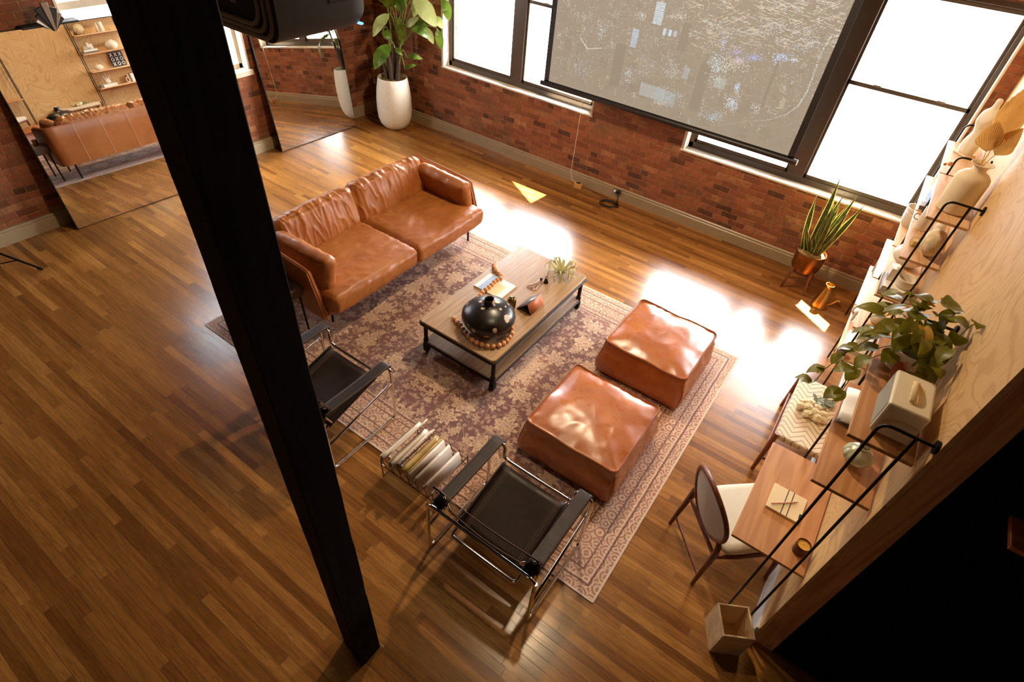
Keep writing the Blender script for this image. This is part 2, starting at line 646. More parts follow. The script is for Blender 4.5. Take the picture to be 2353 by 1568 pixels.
def reclaimed(name, axis=1, across=0, w_=0.11, tint=1.0):
    """weathered boards glued side by side"""
    t = NT(name)
    p = t.sep(t.pos('obj'))
    a, b = p[axis], p[across]
    row = t.mth('FLOOR', t.mth('DIVIDE', b, w_))
    rid = t.white(t.com(row, 2.2, 4.0))
    gv = t.com(t.mth('ADD', t.mth('MULTIPLY', a, 2.5), t.mth('MULTIPLY', rid, 20)), t.mth('MULTIPLY', b, 60.0), rid)
    n = t.noise(gv, 1.2, 7, 0.65, 0.4)
    n2 = t.noise(t.com(t.mth('MULTIPLY', a, 1.2), t.mth('MULTIPLY', b, 9.0), rid), 1.3, 4, 0.6, 0.5)
    c = lambda *v: tuple(k * tint for k in lin(*v)[:3]) + (1,)
    col = t.ramp(n, [(0.22, c(92, 68, 46)), (0.45, c(156, 122, 86)), (0.8, c(204, 170, 128))])
    col = t.mix(t.mr(n2, 0.4, 0.7, 0.0, 0.5), col, c(142, 122, 100))
    col = t.mix(t.mth('MULTIPLY', rid, 0.35), col, c(160, 112, 68))
    fb = t.mth('FRACT', t.mth('DIVIDE', b, w_))
    e = t.mth('MINIMUM', fb, t.mth('SUBTRACT', 1.0, fb))
    gap = t.mr(e, 0.0, 0.025, 1, 0)
    col = t.mix(t.mth('MULTIPLY', gap, 0.8), col, c(30, 20, 14))
    sp = t.vor(t.com(t.mth('MULTIPLY', a, 5), t.mth('MULTIPLY', b, 9), 0.0), 1.5)
    col = t.mix(t.mr(sp, 0.03, 0.07, 0.7, 0), col, c(36, 24, 16))
    h = t.mth('SUBTRACT', n, gap)
    t.set(col=col, rough=t.mr(n, 0.2, 0.8, 0.46, 0.32), spec=0.5, normal=t.bump(h, 0.25, 0.004))
    return t.m


def leather(name, c0, c1, rough=0.36, grain=0.12, spec=0.5, crease=0.25, coat=0.0):
    t = NT(name)
    p = t.pos('obj')
    n = t.noise(p, 3.2, 5, 0.6, 0.4)
    n2 = t.noise(p, 14.0, 4)
    col = t.ramp(n, [(0.28, c1), (0.72, c0)])
    col = t.mix(t.mr(n2, 0.5, 0.8, 0, 0.10), col, c1)
    cell = t.vor(p, 260.0)
    cr = t.noise(t.scl(p, 1, 1, 1), 16.0, 3, 0.5, 1.2)
    rid = t.mth('ABSOLUTE', t.mth('SUBTRACT', cr, 0.5))
    h = t.mth('ADD', t.mth('MULTIPLY', cell, grain), t.mth('MULTIPLY', t.mr(rid, 0.0, 0.09, 0.0, 1.0), crease))
    t.set(col=col, rough=t.mr(n2, 0.3, 0.7, rough - 0.05, rough + 0.07), spec=spec, coat=coat, coat_r=0.28, normal=t.bump(h, 0.28, 0.004))
    return t.m


def rug_mat():
    t = NT('persian_rug')
    hx, hy = 2.1225, 1.4765
    p = t.sep(t.pos('obj'))
    x, y = p[0], p[1]
    ax_, ay_ = t.mth('ABSOLUTE', x), t.mth('ABSOLUTE', y)
    wob = t.mth('MULTIPLY', t.mth('SUBTRACT', t.noise(t.pos('obj'), 7.0, 3), 0.5), 0.016)
    e = t.mth('ADD', t.mth('MINIMUM', t.mth('SUBTRACT', hx, ax_), t.mth('SUBTRACT', hy, ay_)), wob)
    P = t.com(ax_, ay_, 0.0)
    wp = t.vec('ADD', P, t.vec('MULTIPLY', t.n('TexNoise', {'Vector': P, 'Scale': 5.0, 'Detail': 2.0}, 1), (0.10, 0.10, 0.0)))
    # field: petalled rosettes of three sizes, joined by vines
    def rosette(scale, radius, petals, rnd=0.9, off=(0, 0, 0)):
        q = t.vec('ADD', wp, off)
        c_ = t.n('TexVoronoi', {'Vector': q, 'Scale': scale, 'Randomness': rnd}, 2, voronoi_dimensions='2D')
        dl = t.sep(t.vec('SUBTRACT', q, c_))
        ang = t.mth('ARCTAN2', dl[1], dl[0])
        rad = t.vec('LENGTH', t.com(dl[0], dl[1], 0.0))
        lobe = t.mth('ADD', 0.80, t.mth('MULTIPLY', t.mth('COSINE', t.mth('MULTIPLY', ang, float(petals))), 0.22))
        u = t.mth('DIVIDE', rad, t.mth('MULTIPLY', lobe, radius))
        ring_ = t.mth('MAXIMUM', t.mr(t.mth('ABSOLUTE', t.mth('SUBTRACT', u, 0.82)), 0.08, 0.22, 1.0, 0.0), t.mr(t.mth('ABSOLUTE', t.mth('SUBTRACT', u, 0.34)), 0.08, 0.2, 0.9, 0.0))
        fill = t.mr(u, 0.9, 1.0, 0.42, 0.0)
        return t.mth('MAXIMUM', ring_, fill)
    d1 = t.vor(wp, 4.2)
    r1 = rosette(3.3, 0.105, 8)
    r2 = rosette(7.0, 0.042, 6, 0.95, (3.3, 1.7, 0))
    r3 = rosette(15.0, 0.020, 5, 0.9, (7.1, 5.2, 0))
    vn = t.noise(wp, 4.0, 1.5, 0.5, 0.9)
    vine = t.mr(t.mth('ABSOLUTE', t.mth('SUBTRACT', vn, 0.5)), 0.004, 0.016, 0.6, 0.0)
    vn2 = t.noise(t.vec('ADD', wp, (7, 3, 0)), 9.0, 1.5, 0.5, 0.6)
    vine2 = t.mr(t.mth('ABSOLUTE', t.mth('SUBTRACT', vn2, 0.5)), 0.010, 0.03, 0.35, 0.0)
    fld = t.mth('MAXIMUM', t.mth('MAXIMUM', r1, t.mth('MULTIPLY', r2, 0.9)), t.mth('MAXIMUM', t.mth('MULTIPLY', r3, 0.75), t.mth('MAXIMUM', vine, vine2)))
    # big medallion zones shift the ground colour
    med = t.mth('SINE', t.mth('MULTIPLY', t.vec('LENGTH', t.com(t.mth('MULTIPLY', x, 0.8), t.mth('MULTIPLY', y, 1.15), 0.0)), 5.0))
    # border flowers: small and dense
    b1 = t.vor(t.com(t.mth('MULTIPLY', ax_, 1.0), t.mth('MULTIPLY', ay_, 1.0), 0.3), 11.0, rnd=0.35)
    bf = t.mr(t.mth('SINE', t.mth('MULTIPLY', b1, 24.0)), 0.0, 0.7)
    b2 = t.vor(t.com(ax_, ay_, 0.8), 38.0, rnd=0.5)
    bf = t.mth('MAXIMUM', bf, t.mr(b2, 0.25, 0.4, 0.6, 0.0))
    inb = t.mr(e, 0.37, 0.375, 1.0, 0.0, False)
    pat = t.mix(inb, t.com(fld, fld, fld), t.com(bf, bf, bf))
    g1, g2 = lin(122, 84, 78), lin(148, 104, 90)
    ground = t.mix(t.mr(med, -0.3, 0.5), g1, g2)
    ground = t.mix(t.mr(d1, 0.2, 0.6, 0.0, 0.5), ground, lin(112, 82, 80))
    ground = t.mix(t.mth('MULTIPLY', inb, 0.75), ground, lin(168, 122, 102))
    lite = t.mix(t.noise(t.pos('obj'), 2.0, 3), lin(204, 168, 140), lin(224, 192, 160))
    wear = t.noise(t.pos('obj'), 38.0, 5, 0.7)
    wear2 = t.noise(t.pos('obj'), 2.6, 4, 0.6)
    k = t.mth('MULTIPLY', pat, t.mth('MULTIPLY', t.mr(wear, 0.25, 0.50, 0.35, 1.0), t.mr(wear2, 0.25, 0.65, 0.6, 1.0)))
    col = t.mix(k, ground, lite)
    col = t.mix(t.mr(wear, 0.55, 0.75, 0.0, 0.4), col, lite)
    # guard stripes of the border
    for a, b, c_, s_ in ((0.0, 0.016, lin(214, 188, 166), 0.9), (0.075, 0.09, lin(108, 72, 66), 0.85), (0.092, 0.105, lin(214, 182, 160), 0.7), (0.16, 0.172, lin(104, 70, 66), 0.8),
                         (0.30, 0.312, lin(112, 74, 68), 0.8), (0.355, 0.372, lin(104, 70, 66), 0.8), (0.374, 0.385, lin(204, 172, 152), 0.6)):
        band = t.mth('MULTIPLY', t.mr(e, a - 0.002, a + 0.002, 0, 1), t.mr(e, b - 0.002, b + 0.002, 1, 0))
        col = t.mix(t.mth('MULTIPLY', band, s_), col, c_)
    pile = t.noise(t.pos('obj'), 400.0, 2)
    t.set(col=col, rough=0.92, spec=0.15, sheen=0.25, normal=t.bump(t.mth('ADD', t.mth('MULTIPLY', pile, 0.6), t.mth('MULTIPLY', wear, 0.4)), 0.35, 0.004))
    return t.m


def speckle_vase():
    t = NT('black_vase_glaze')
    p = t.pos('obj')
    wp = t.vec('ADD', t.scl(p, 1.0, 1.0, 0.6), t.vec('MULTIPLY', t.n('TexNoise', {'Vector': p, 'Scale': 11.0, 'Detail': 3.0}, 1), (0.075, 0.075, 0.05)))
    v = t.vor(wp, 12.5)
    idc = t.sep(t.vor(wp, 12.5, out=1))[0]
    lim = t.mth('ADD', 0.14, t.mth('MULTIPLY', idc, 0.22))
    m = t.mth('MULTIPLY', t.mr(t.mth('SUBTRACT', v, lim), -0.015, 0.015, 1.0, 0.0), t.mr(t.sep(t.vor(wp, 12.5, out=1))[1], 0.12, 0.14, 0.0, 1.0))
    t.set(col=t.mix(m, lin(27, 20, 18), lin(196, 180, 152)), rough=t.mr(m, 0, 1, 0.32, 0.55), spec=0.5)
    return t.m


def weave_mat():
    """herringbone cord weave"""
    t = NT('woven_cord')
    p = t.sep(t.pos('obj'))
    x, y = p[0], p[1]
    zz = t.mth('PINGPONG', x, 0.085)
    a = t.mth('ADD', y, t.mth('MULTIPLY', zz, 1.0))
    fa = t.mth('FRACT', t.mth('DIVIDE', a, 0.058))
    fx = t.mth('FRACT', t.mth('DIVIDE', x, 0.0095))
    slot = t.mth('MULTIPLY', t.mr(fa, 0.0, 0.06, 0, 1), t.mr(fa, 0.20, 0.30, 1, 0))
    cut = t.mth('MULTIPLY', t.mr(fx, 0.25, 0.4, 0, 1), t.mr(fx, 0.7, 0.9, 1, 0))
    gap = t.mth('MULTIPLY', slot, cut)
    cord = t.mth('ABSOLUTE', t.mth('SUBTRACT', fx, 0.5))
    col = t.mix(gap, lin(226, 206, 176), lin(92, 56, 32))
    h = t.mth('SUBTRACT', t.mth('SUBTRACT', 1.0, t.mth('MULTIPLY', cord, 0.8)), gap)
    t.set(col=col, rough=0.75, spec=0.25, normal=t.bump(h, 0.6, 0.004))
    return t.m


def thin_fresnel(t, f0=0.05):
    lw = t.nodes.new('ShaderNodeLayerWeight')
    lw.inputs[0].default_value = 0.5
    pw = t.nodes.new('ShaderNodeMath')
    pw.operation = 'POWER'
    pw.inputs[1].default_value = 5.0
    ma = t.nodes.new('ShaderNodeMath')
    ma.operation = 'MULTIPLY_ADD'
    ma.inputs[1].default_value = 1.0 - f0
    ma.inputs[2].default_value = f0
    t.links.new(lw.outputs['Facing'], pw.inputs[0])
    t.links.new(pw.outputs[0], ma.inputs[0])
    return ma.outputs[0]


def glass_pane():
    m = bpy.data.materials.new('window_glass')
    m.use_nodes = True
    t = m.node_tree
    t.nodes.clear()
    o = t.nodes.new('ShaderNodeOutputMaterial')
    mx = t.nodes.new('ShaderNodeMixShader')
    tr = t.nodes.new('ShaderNodeBsdfTransparent')
    gl = t.nodes.new('ShaderNodeBsdfGlossy')
    gl.inputs['Roughness'].default_value = 0.02
    fr = thin_fresnel(t)
    t.links.new(fr, mx.inputs[0])
    t.links.new(tr.outputs[0], mx.inputs[1])
    t.links.new(gl.outputs[0], mx.inputs[2])
    t.links.new(mx.outputs[0], o.inputs[0])
    return m


def clear_glass(name, tint):
    m = bpy.data.materials.new(name)
    m.use_nodes = True
    t = m.node_tree
    t.nodes.clear()
    o = t.nodes.new('ShaderNodeOutputMaterial')
    mx = t.nodes.new('ShaderNodeMixShader')
    tr = t.nodes.new('ShaderNodeBsdfTransparent')
    tr.inputs[0].default_value = tint
    gl = t.nodes.new('ShaderNodeBsdfGlossy')
    gl.inputs['Roughness'].default_value = 0.03
    fr = thin_fresnel(t)
    t.links.new(fr, mx.inputs[0])
    t.links.new(tr.outputs[0], mx.inputs[1])
    t.links.new(gl.outputs[0], mx.inputs[2])
    t.links.new(mx.outputs[0], o.inputs[0])
    return m


def foliage(name, c0, c1, rough=0.4, trans=0.3, stripe=None, vs=9.0):
    m = NT(name)
    p = m.pos('obj')
    n = m.noise(p, vs, 3)
    col = m.ramp(n, [(0.3, c0), (0.7, c1)])
    if stripe:
        col = stripe(m, col)
    m.set(col=col, rough=rough, spec=0.5)
    tl = m.n('BsdfTranslucent', {'Color': col})
    mx = m.t.nodes.new('ShaderNodeMixShader')
    mx.inputs[0].default_value = trans
    m.t.links.new(m.b.outputs[0], mx.inputs[1])
    m.t.links.new(tl, mx.inputs[2])
    m.t.links.new(mx.outputs[0], m.t.nodes['Material Output'].inputs[0])
    return m.m


def emit(name, col, s):
    t = NT(name)
    t.set(col=col, emit=col, es=s)
    return t.m


M_FLOOR = wood_floor()
M_BRICK_B, M_BRICK_L = brick('brick_along_x', 0), brick('brick_along_y', 1)
M_PLY = plywood()
M_CEIL = simple('dark_ceiling_boards', lin(46, 33, 25), 0.8, var=0.2)
M_DARKWALL = simple('near_black_wall', lin(5, 3, 2), 0.85, spec=0.1)
M_BACKWALL = simple('dim_plaster', lin(48, 35, 26), 0.9, var=0.1, vs=2)
M_BASE = simple('grey_skirting_paint', lin(158, 138, 108), 0.38, var=0.05, vs=6)
M_SILL = simple('plaster_white', lin(222, 208, 184), 0.7, var=0.08, vs=9, bump=0.3, bs=30)
M_FRAME = simple('bronze_window_frame', lin(84, 72, 62), 0.38, 0.2, var=0.06)
M_PANE = glass_pane()
M_POST = wood('dark_timber_post', lin(24, 14, 9), lin(10, 6, 4), 2, 0.6, 0.85, bump=0.4, spec=0.12)
M_STUD = wood('rough_sawn_stud', lin(214, 158, 106), lin(172, 116, 70), 2, 0.7, 0.7)
M_CHROME = simple('chrome', (0.78, 0.76, 0.73, 1), 0.07, 1.0)
M_BLK = simple('black_steel', lin(26, 22, 20), 0.42, 0.6)
M_IRON = simple('dark_iron', lin(34, 28, 25), 0.5, 0.7, var=0.15, vs=30, bump=0.15, bs=90)
M_BLKL = leather('black_saddle_leather', lin(50, 33, 24), lin(34, 22, 16), 0.45, 0.05, 0.22, 0.05)
M_SOFA = leather('tan_sofa_leather', lin(174, 108, 52), lin(150, 84, 37), 0.38, spec=0.42, crease=0.10)
M_POUF = leather('cognac_pouf_leather', lin(182, 104, 40), lin(152, 78, 27), 0.30, 0.06, 0.6, 0.0, 0.35)
M_SEAM = simple('leather_seam', lin(140, 78, 36), 0.5)
M_SEAM_L = simple('pale_seam', lin(214, 176, 130), 0.5)
M_RUG = rug_mat()
M_TABLE = reclaimed('reclaimed_table_boards')
M_TABLE2 = reclaimed('reclaimed_shelf_boards', tint=0.8)
M_WHITE = simple('matte_white_ceramic', lin(232, 224, 208), 0.55, var=0.03, vs=12)
M_PLASTER = simple('white_plaster_stone', lin(226, 216, 196), 0.8, var=0.06, vs=10, bump=0.25, bs=40)
M_CREAM = simple('cream_enamel', lin(226, 214, 190), 0.4)
M_MIRROR = simple('mirror_silver', (0.90, 0.89, 0.86, 1), 0.0, 1.0)
M_BIRCH = wood('birch_shelf', lin(222, 182, 138), lin(198, 152, 106), 1, 0.8, 0.42, bump=0.02)
M_BIRCH_SHADE = wood('birch_shaded', lin(204, 148, 96), lin(178, 120, 72), 1, 0.7, 0.42, bump=0.02)  # the shelf birch again, darkened because this unit is less lit
M_WALNUT = wood('walnut', lin(120, 66, 36), lin(78, 40, 22), 2, 1.0, 0.38, bump=0.03)
M_WALNUT_X = wood('walnut_flat', lin(104, 72, 50), lin(66, 44, 30), 0, 1.0, 0.5, bump=0.03)
M_TEAK = wood('teak', lin(142, 78, 42), lin(104, 52, 27), 2, 1.0, 0.38, bump=0.03)
M_BEAD = wood('beech_bead', lin(214, 152, 100), lin(188, 122, 74), 2, 1.5, 0.6, bump=0.02)
M_BRASS = simple('brass', lin(190, 146, 72), 0.28, 1.0, var=0.1, vs=14)
M_OLDBRASS = simple('aged_brass', lin(140, 92, 48), 0.34, 1.0, var=0.3, vs=16)
M_SOIL = simple('potting_moss', lin(128, 98, 46), 0.95, var=0.5, vs=60, bump=1.0, bs=120)
M_PAPER = simple('white_paper', lin(238, 234, 224), 0.7)
M_PAPER2 = simple('cream_paper', lin(232, 210, 164), 0.7, var=0.04)
M_LINEN = simple('oatmeal_linen', lin(222, 212, 192), 0.9, var=0.05, vs=120, bump=0.5, bs=500)
M_LINEN_D = simple('grey_linen', lin(188, 176, 160), 0.9, var=0.06, vs=120, bump=0.5, bs=500)
M_INK = simple('black_ink', lin(24, 20, 20), 0.6)
M_RUBBER = simple('black_rubber', lin(16, 14, 14), 0.6)
M_PLASTIC = simple('black_plastic', lin(30, 22, 19), 0.45)
M_GREYPL = simple('grey_brown_plastic', lin(128, 110, 94), 0.5)
M_GREYMETAL = simple('grey_metal', lin(150, 140, 128), 0.35, 0.8)
M_BLUE = simple('blue_print', lin(150, 172, 210), 0.6, var=0.15, vs=20)
M_GREEN_P = foliage('pothos_leaf', lin(98, 96, 12), lin(140, 132, 28), 0.45, 0.3)
M_GREEN_D = foliage('deep_green_leaf', lin(62, 84, 22), lin(104, 126, 38), 0.32, 0.3)
M_GREEN_L = foliage('pale_green_leaf', lin(150, 160, 88), lin(186, 190, 124), 0.34, 0.35)
M_STEM = simple('green_stem', lin(110, 118, 50), 0.5, var=0.2)
M_BARK = simple('brown_stalk', lin(66, 46, 28), 0.7, var=0.3, vs=20)
M_DRY = foliage('dried_palm', lin(206, 162, 86), lin(226, 186, 110), 0.7, 0.3)
M_PETAL = foliage('cream_petals', lin(244, 230, 190), lin(250, 242, 214), 0.7, 0.3, vs=30)
M_SAGE = foliage('sage_leaf', lin(96, 106, 84), lin(150, 158, 138), 0.6, 0.2)

# ------------------------------------------------------------------ the setting
WX, BY, LX = 0.715, 6.66, -7.13      # plywood face, brick face behind the screen, brick face on the left
CEIL = 4.25

struct(obj('floor', G().box(-7.4, 4.2, -3.2, 7.0, -0.12, 0.0), M_FLOOR))
struct(obj('ceiling', G().box(-7.4, 4.2, -3.2, 7.0, CEIL, CEIL + 0.12), M_CEIL))
W1, W2, SZ1, SZ2, WT = (-5.79, -3.23), (-1.96, 0.59), 0.955, 0.915, 2.92
g = G()
g.box(-7.4, W1[0], BY, 7.0, 0, CEIL).box(W1[1], W2[0], BY, 7.0, 0, CEIL).box(W2[1], 4.2, BY, 7.0, 0, CEIL)
g.box(W1[0], W1[1], BY, 7.0, 0, SZ1).box(W2[0], W2[1], BY, 7.0, 0, SZ2)
g.box(W1[0], W1[1], BY, 7.0, WT, CEIL).box(W2[0], W2[1], BY, 7.0, WT, CEIL)
struct(obj('wall_back', g, M_BRICK_B))
W3, SZ3, WT3 = (2.50, 4.40), 1.06, 3.30
g = G()
g.box(-7.46, LX, -3.2, W3[0], 0, CEIL).box(-7.45, LX, W3[1], 7.0, 0, CEIL).box(-7.45, LX, W3[0], W3[1], 0, SZ3).box(-7.45, LX, W3[0], W3[1], WT3, CEIL)
struct(obj('wall_left', g, M_BRICK_L))
struct(obj('wall_neighbour', G().box(-10.4, -10.0, -4.0, 10.0, -4.0, 9.0), simple('neighbour_wall', lin(150, 152, 156), 0.9, var=0.05)), 'grey wall of the neighbouring building outside the left window')
struct(obj('wall_front', G().box(-7.4, 4.2, -3.3, -3.2, 0, CEIL), M_BACKWALL))
struct(obj('wall_far_right', G().box(4.2, 4.3, -3.2, 7.0, 0, CEIL), M_BACKWALL))
# plywood partition on studs, and the near-black sheet that runs on from its end
struct(obj('wall_right', G().box(WX, WX + 0.02, 2.10, BY, 0, CEIL), M_PLY), 'plywood panelled wall behind the shelves')
g = G().box(WX + 0.022, WX + 0.135, 2.10, 2.145, 0.0, CEIL)
struct(obj('trim_1', g, M_STUD, bevel=0.003), 'rough timber stud closing the end of the plywood wall')
struct(obj('wall_core', G().box(WX + 0.0201, WX + 0.134, 2.146, BY, 0, CEIL), M_BACKWALL))
struct(obj('wall_return', G().box(WX + 0.137, 4.2, 2.12, 2.22, 0, CEIL), M_DARKWALL), 'black wall right of the plywood partition')


def skirting(name, a, b, nrm, h=0.15, m=M_BASE, extra=0.0):
    """moulded baseboard from a to b, nrm points into the room"""
    a, b, nrm = Vector(a), Vector(b), Vector(nrm)
    prof = [(0, 0), (0.022, 0), (0.022, h * 0.74), (0.012, h * 0.80), (0.017, h * 0.86), (0.017, h * 0.93), (0.006, h), (0, h)]
    prof = [(q[0] + (extra if q[0] > 0 else 0), q[1]) for q in prof]
    g = G()
    g.loft([[tuple(p + nrm * q[0] + Vector((0, 0, q[1]))) for q in prof] for p in (a, b)])
    return struct(obj(name, g, m, angle=25))


skirting('baseboard_back', (LX + 0.001, BY, 0), (WX, BY, 0), (0, -1, 0), 0.165)
skirting('baseboard_left', (LX, -3.2, 0), (LX, BY - 0.02, 0), (1, 0, 0), 0.165, M_BASE, 0.022)
struct(obj('baseboard_right', G().box(WX - 0.018, WX, 2.105, BY - 0.03, 0, 0.15).box(WX - 0.03, WX, 2.105, BY - 0.03, 0, 0.03), simple('white_skirting', lin(214, 208, 200), 0.5), bevel=0.003))


def window(idx, x0, x1, z0, z1, mull, rail, yy):
    """two-bay bronze sash window set in the back wall"""
    w_ = struct(bpy.data.objects.new('window_%d' % idx, None), 'tall window with bronze metal frame and white daylight')
    COL.objects.link(w_)
    a, b = yy, yy + 0.07
    fr = G()
    t = 0.06
    fr.box(x0, x1, a, b, z0, z0 + 0.07).box(x0, x1, a, b, z1 - t, z1).box(x0, x0 + t, a, b, z0, z1).box(x1 - t, x1, a, b, z0, z1)
    obj('window_frame', fr, M_FRAME, w_, bevel=0.004)
    obj('mullion', G().box(mull - 0.09, mull + 0.09, a - 0.012, b + 0.012, z0 + 0.07, z1 - t), M_FRAME, w_, bevel=0.006)
    for (p, q) in ((x0 + t, mull - 0.09), (mull + 0.09, x1 - t)):
        sash = G()
        s = 0.028
        for (za, zb, yo) in ((z0 + 0.07, rail + 0.02, 0.0), (rail - 0.02, z1 - t, 0.018)):
            sash.box(p, q, a + 0.012 + yo, a + 0.04 + yo, za, za + s + 0.012).box(p, q, a + 0.012 + yo, a + 0.04 + yo, zb - s - 0.012, zb)
            sash.box(p, p + s, a + 0.012 + yo, a + 0.04 + yo, za, zb).box(q - s, q, a + 0.012 + yo, a + 0.04 + yo, za, zb)
        so = obj('sash', sash, M_FRAME, w_, bevel=0.003)
        lock = G()
        for k in (0.22, 0.74):
            lx = p + (q - p) * k
            lock.box(lx, lx + 0.07, a + 0.002, a + 0.02, rail + 0.012, rail + 0.03)
        obj('sash_lock', lock, M_GREYMETAL, so, bevel=0.003)
        obj('pane', G().box(p + s, q - s, a + 0.024, a + 0.028, z0 + 0.11, rail - 0.02), M_PANE, w_)
        obj('pane', G().box(p + s, q - s, a + 0.044, a + 0.048, rail + 0.02, z1 - t - 0.03), M_PANE, w_)
    return w_


window(1, W1[0] + 0.03, W1[1] - 0.02, SZ1 + 0.02, WT, -4.54, 2.04, 6.78)
window(2, W2[0] + 0.03, W2[1] - 0.0, SZ2 + 0.02, WT, -0.65, 2.04, 6.78)
n_ = 2
for (x0, x1, z0) in ((W1[0], W1[1], SZ1), (W2[0], W2[1], SZ2)):
    struct(obj('trim_%d' % n_, G().box(x0 - 0.012, x1 + 0.012, BY - 0.012, 6.99, z0 - 0.004, z0 + 0.02), M_SILL, bevel=0.006), 'white plastered window sill on the brick wall')
    n_ += 1
    for (a, b) in ((x0, x0 + 0.028), (x1 - 0.012, x1)):
        struct(obj('trim_%d' % n_, G().box(a - 0.008, b + 0.002, BY - 0.006, 6.778, z0 + 0.02, WT), M_SILL, bevel=0.006))
        n_ += 1
# window in the left wall, mostly hidden behind the post
w3 = struct(bpy.data.objects.new('window_3', None), 'window in the left brick wall between the two mirrors')
COL.objects.link(w3)
g = G()
a, b = -7.30, -7.24
y0, y1, z0, z1 = W3[0] + 0.02, W3[1] - 0.02, SZ3 + 0.02, WT3
g.box(a, b, y0, y1, z0, z0 + 0.06).box(a, b, y0, y1, z1 - 0.06, z1).box(a, b, y0, y0 + 0.05, z0, z1).box(a, b, y1 - 0.05, y1, z0, z1).box(a + 0.01, b - 0.01, y0, y1, 1.98, 2.05)
obj('window_frame', g, M_SILL, w3, bevel=0.004)
obj('pane', G().box(-7.272, -7.268, y0 + 0.05, y1 - 0.05, z0 + 0.06, 1.98), M_PANE, w3)
obj('pane', G().box(-7.272, -7.268, y0 + 0.05, y1 - 0.05, 2.05, z1 - 0.06), M_PANE, w3)
struct(obj('trim_%d' % n_, G().box(-7.45, LX + 0.03, W3[0] - 0.03, W3[1] + 0.03, SZ3 - 0.045, SZ3 + 0.02), M_SILL, bevel=0.006), 'cream sill under the left wall window')
n_ += 1
for (a, b) in ((W3[0], W3[0] + 0.02), (W3[1] - 0.02, W3[1])):
    struct(obj('trim_%d' % n_, G().box(-7.44, LX + 0.006, a - 0.004, b + 0.004, SZ3 + 0.02, WT3), M_SILL, bevel=0.004))
    n_ += 1
# unseen sheet added outside to block most sun; its gaps shape the floor patches
sun_blocker = G()
sun_blocker.prism([(-7.0, 7.02), (1.6, 7.02), (0.70, 7.38), (0.05, 7.85), (-0.10, 7.97), (-0.30, 8.6), (-2.6, 8.6), (-3.0, 7.46), (-3.15, 7.50), (-4.0, 8.02), (-4.3, 8.6), (-7.0, 8.6)], 3.02, 3.05)
struct(obj('trim_%d' % n_, sun_blocker, M_FRAME, smooth=False), 'unseen flat sheet added outside above the windows to shape the sun')
n_ += 1
struct(obj('trim_%d' % n_, G().prism([(0.02, 8.03), (0.75, 7.54), (1.6, 7.35), (1.6, 8.8), (-0.2, 8.8), (-0.16, 8.14)], 3.02, 3.05), M_FRAME, smooth=False), 'outer piece of the unseen sheet added to shape the sun')
n_ += 1

# ------------------------------------------------------------------ timber post
pillar = thing('timber_pillar', 'rough dark brown timber post rising from floor to ceiling in front of the seating', 'pillar', (-1.22, 0.605, 0))
pillar['kind'] = 'thing'


def post_mesh(base, z0, z1, nz=70):
    rings = []
    per = []
    for i in range(4):
        a, b = Vector(base[i]), Vector(base[(i + 1) % 4])
        for k in range(6):
            per.append(a.lerp(b, 0.03 + 0.94 * k / 5))
    for j in range(nz + 1):
        z = z0 + (z1 - z0) * j / nz
        ring = []
        for i, q in enumerate(per):
            chip = max(0, mnoise.noise(Vector((q.x * 6 + 9, q.y * 6, z * 5.0))) - 0.25) * (0.10 if i % 6 in (0, 5) else 0.015)
            k = 1 + mnoise.noise(Vector((q.x * 3, q.y * 3, z * 1.2))) * 0.015 - chip
            ring.append((q.x * k, q.y * k, z))
        rings.append(ring)
    return G().loft(rings)


obj('shaft', post_mesh([(-0.10, -0.055), (0.10, -0.095), (0.10, 0.055), (-0.10, 0.095)], 0.0, CEIL), M_POST, pillar, angle=28)
obj('nail', G().tube([(0.09, 0.05, 0.03), (0.125, 0.06, 0.034)], 0.003, 6), M_GREYMETAL, pillar)

# ------------------------------------------------------------------ rug
rug = tag(obj('area_rug', G().prism(rrect(4.245, 2.953, 0.01, 2), 0, 0.008), M_RUG, loc=(-2.3275, 3.1435, 0.0005)), 'large faded mauve and cream persian style rug under the sofa and coffee table', 'rug')

# ------------------------------------------------------------------ sofa
sofa = thing('leather_sofa', 'tan leather two seat sofa with loose cushions and thin black legs', 'sofa', (-3.9, 3.435, 0.009))
X0, X1 = -0.52, 0.475        # back face, front of the base
Y0, Y1 = -1.15, 1.165


def shell():
    """thin upholstered shell that wraps back and both sides in one band"""
    g = G()
    th = 0.045
    path = fillet([(X1, Y0), (X0, Y0), (X0, Y1), (X1, Y1)], 0.13, 10)
    # refine the straight runs
    pts = []
    for i in range(len(path) - 1):
        a, b = path[i], path[i + 1]
        k = max(1, int((Vector(b) - Vector(a)).length / 0.08))
        for j in range(k):
            pts.append(Vector(a).lerp(Vector(b), j / k))
    pts.append(Vector(path[-1]))
    P2 = [Vector((p[0], p[1], 0)) for p in pts]
    rings = []
    for i, p in enumerate(P2):
        t = (P2[min(i + 1, len(P2) - 1)] - P2[max(i - 1, 0)]).normalized()
        nn = Vector((t.y, -t.x, 0))          # inward for this winding
        zb, zt = 0.215, 0.735
        fx = (p.x - X0) / (X1 - X0)
        zt -= 0.05 * max(0.0, fx) ** 1.5
        ring = []
        # front ends lean back towards the top and are rounded at the top corner
        def at_(u, z):
            x = p.x
            if fx > 0.75:
                lean = (z - zb) / (zt - zb)
                x = p.x - (fx - 0.75) / 0.25 * 0.15 * lean
            return Vector((x, p.y, z)) + nn * u
        zc = zt
        for u, z in ((0, zb), (0, zb + 0.17), (0, zb + 0.34), (0, zc - 0.012), (th * 0.25, zc), (th * 0.75, zc), (th, zc - 0.012), (th, zb + 0.34), (th, zb + 0.17), (th, zb)):
            ring.append(tuple(at_(u, z)))
        rings.append(ring)
    g.loft(rings)
    return g, P2


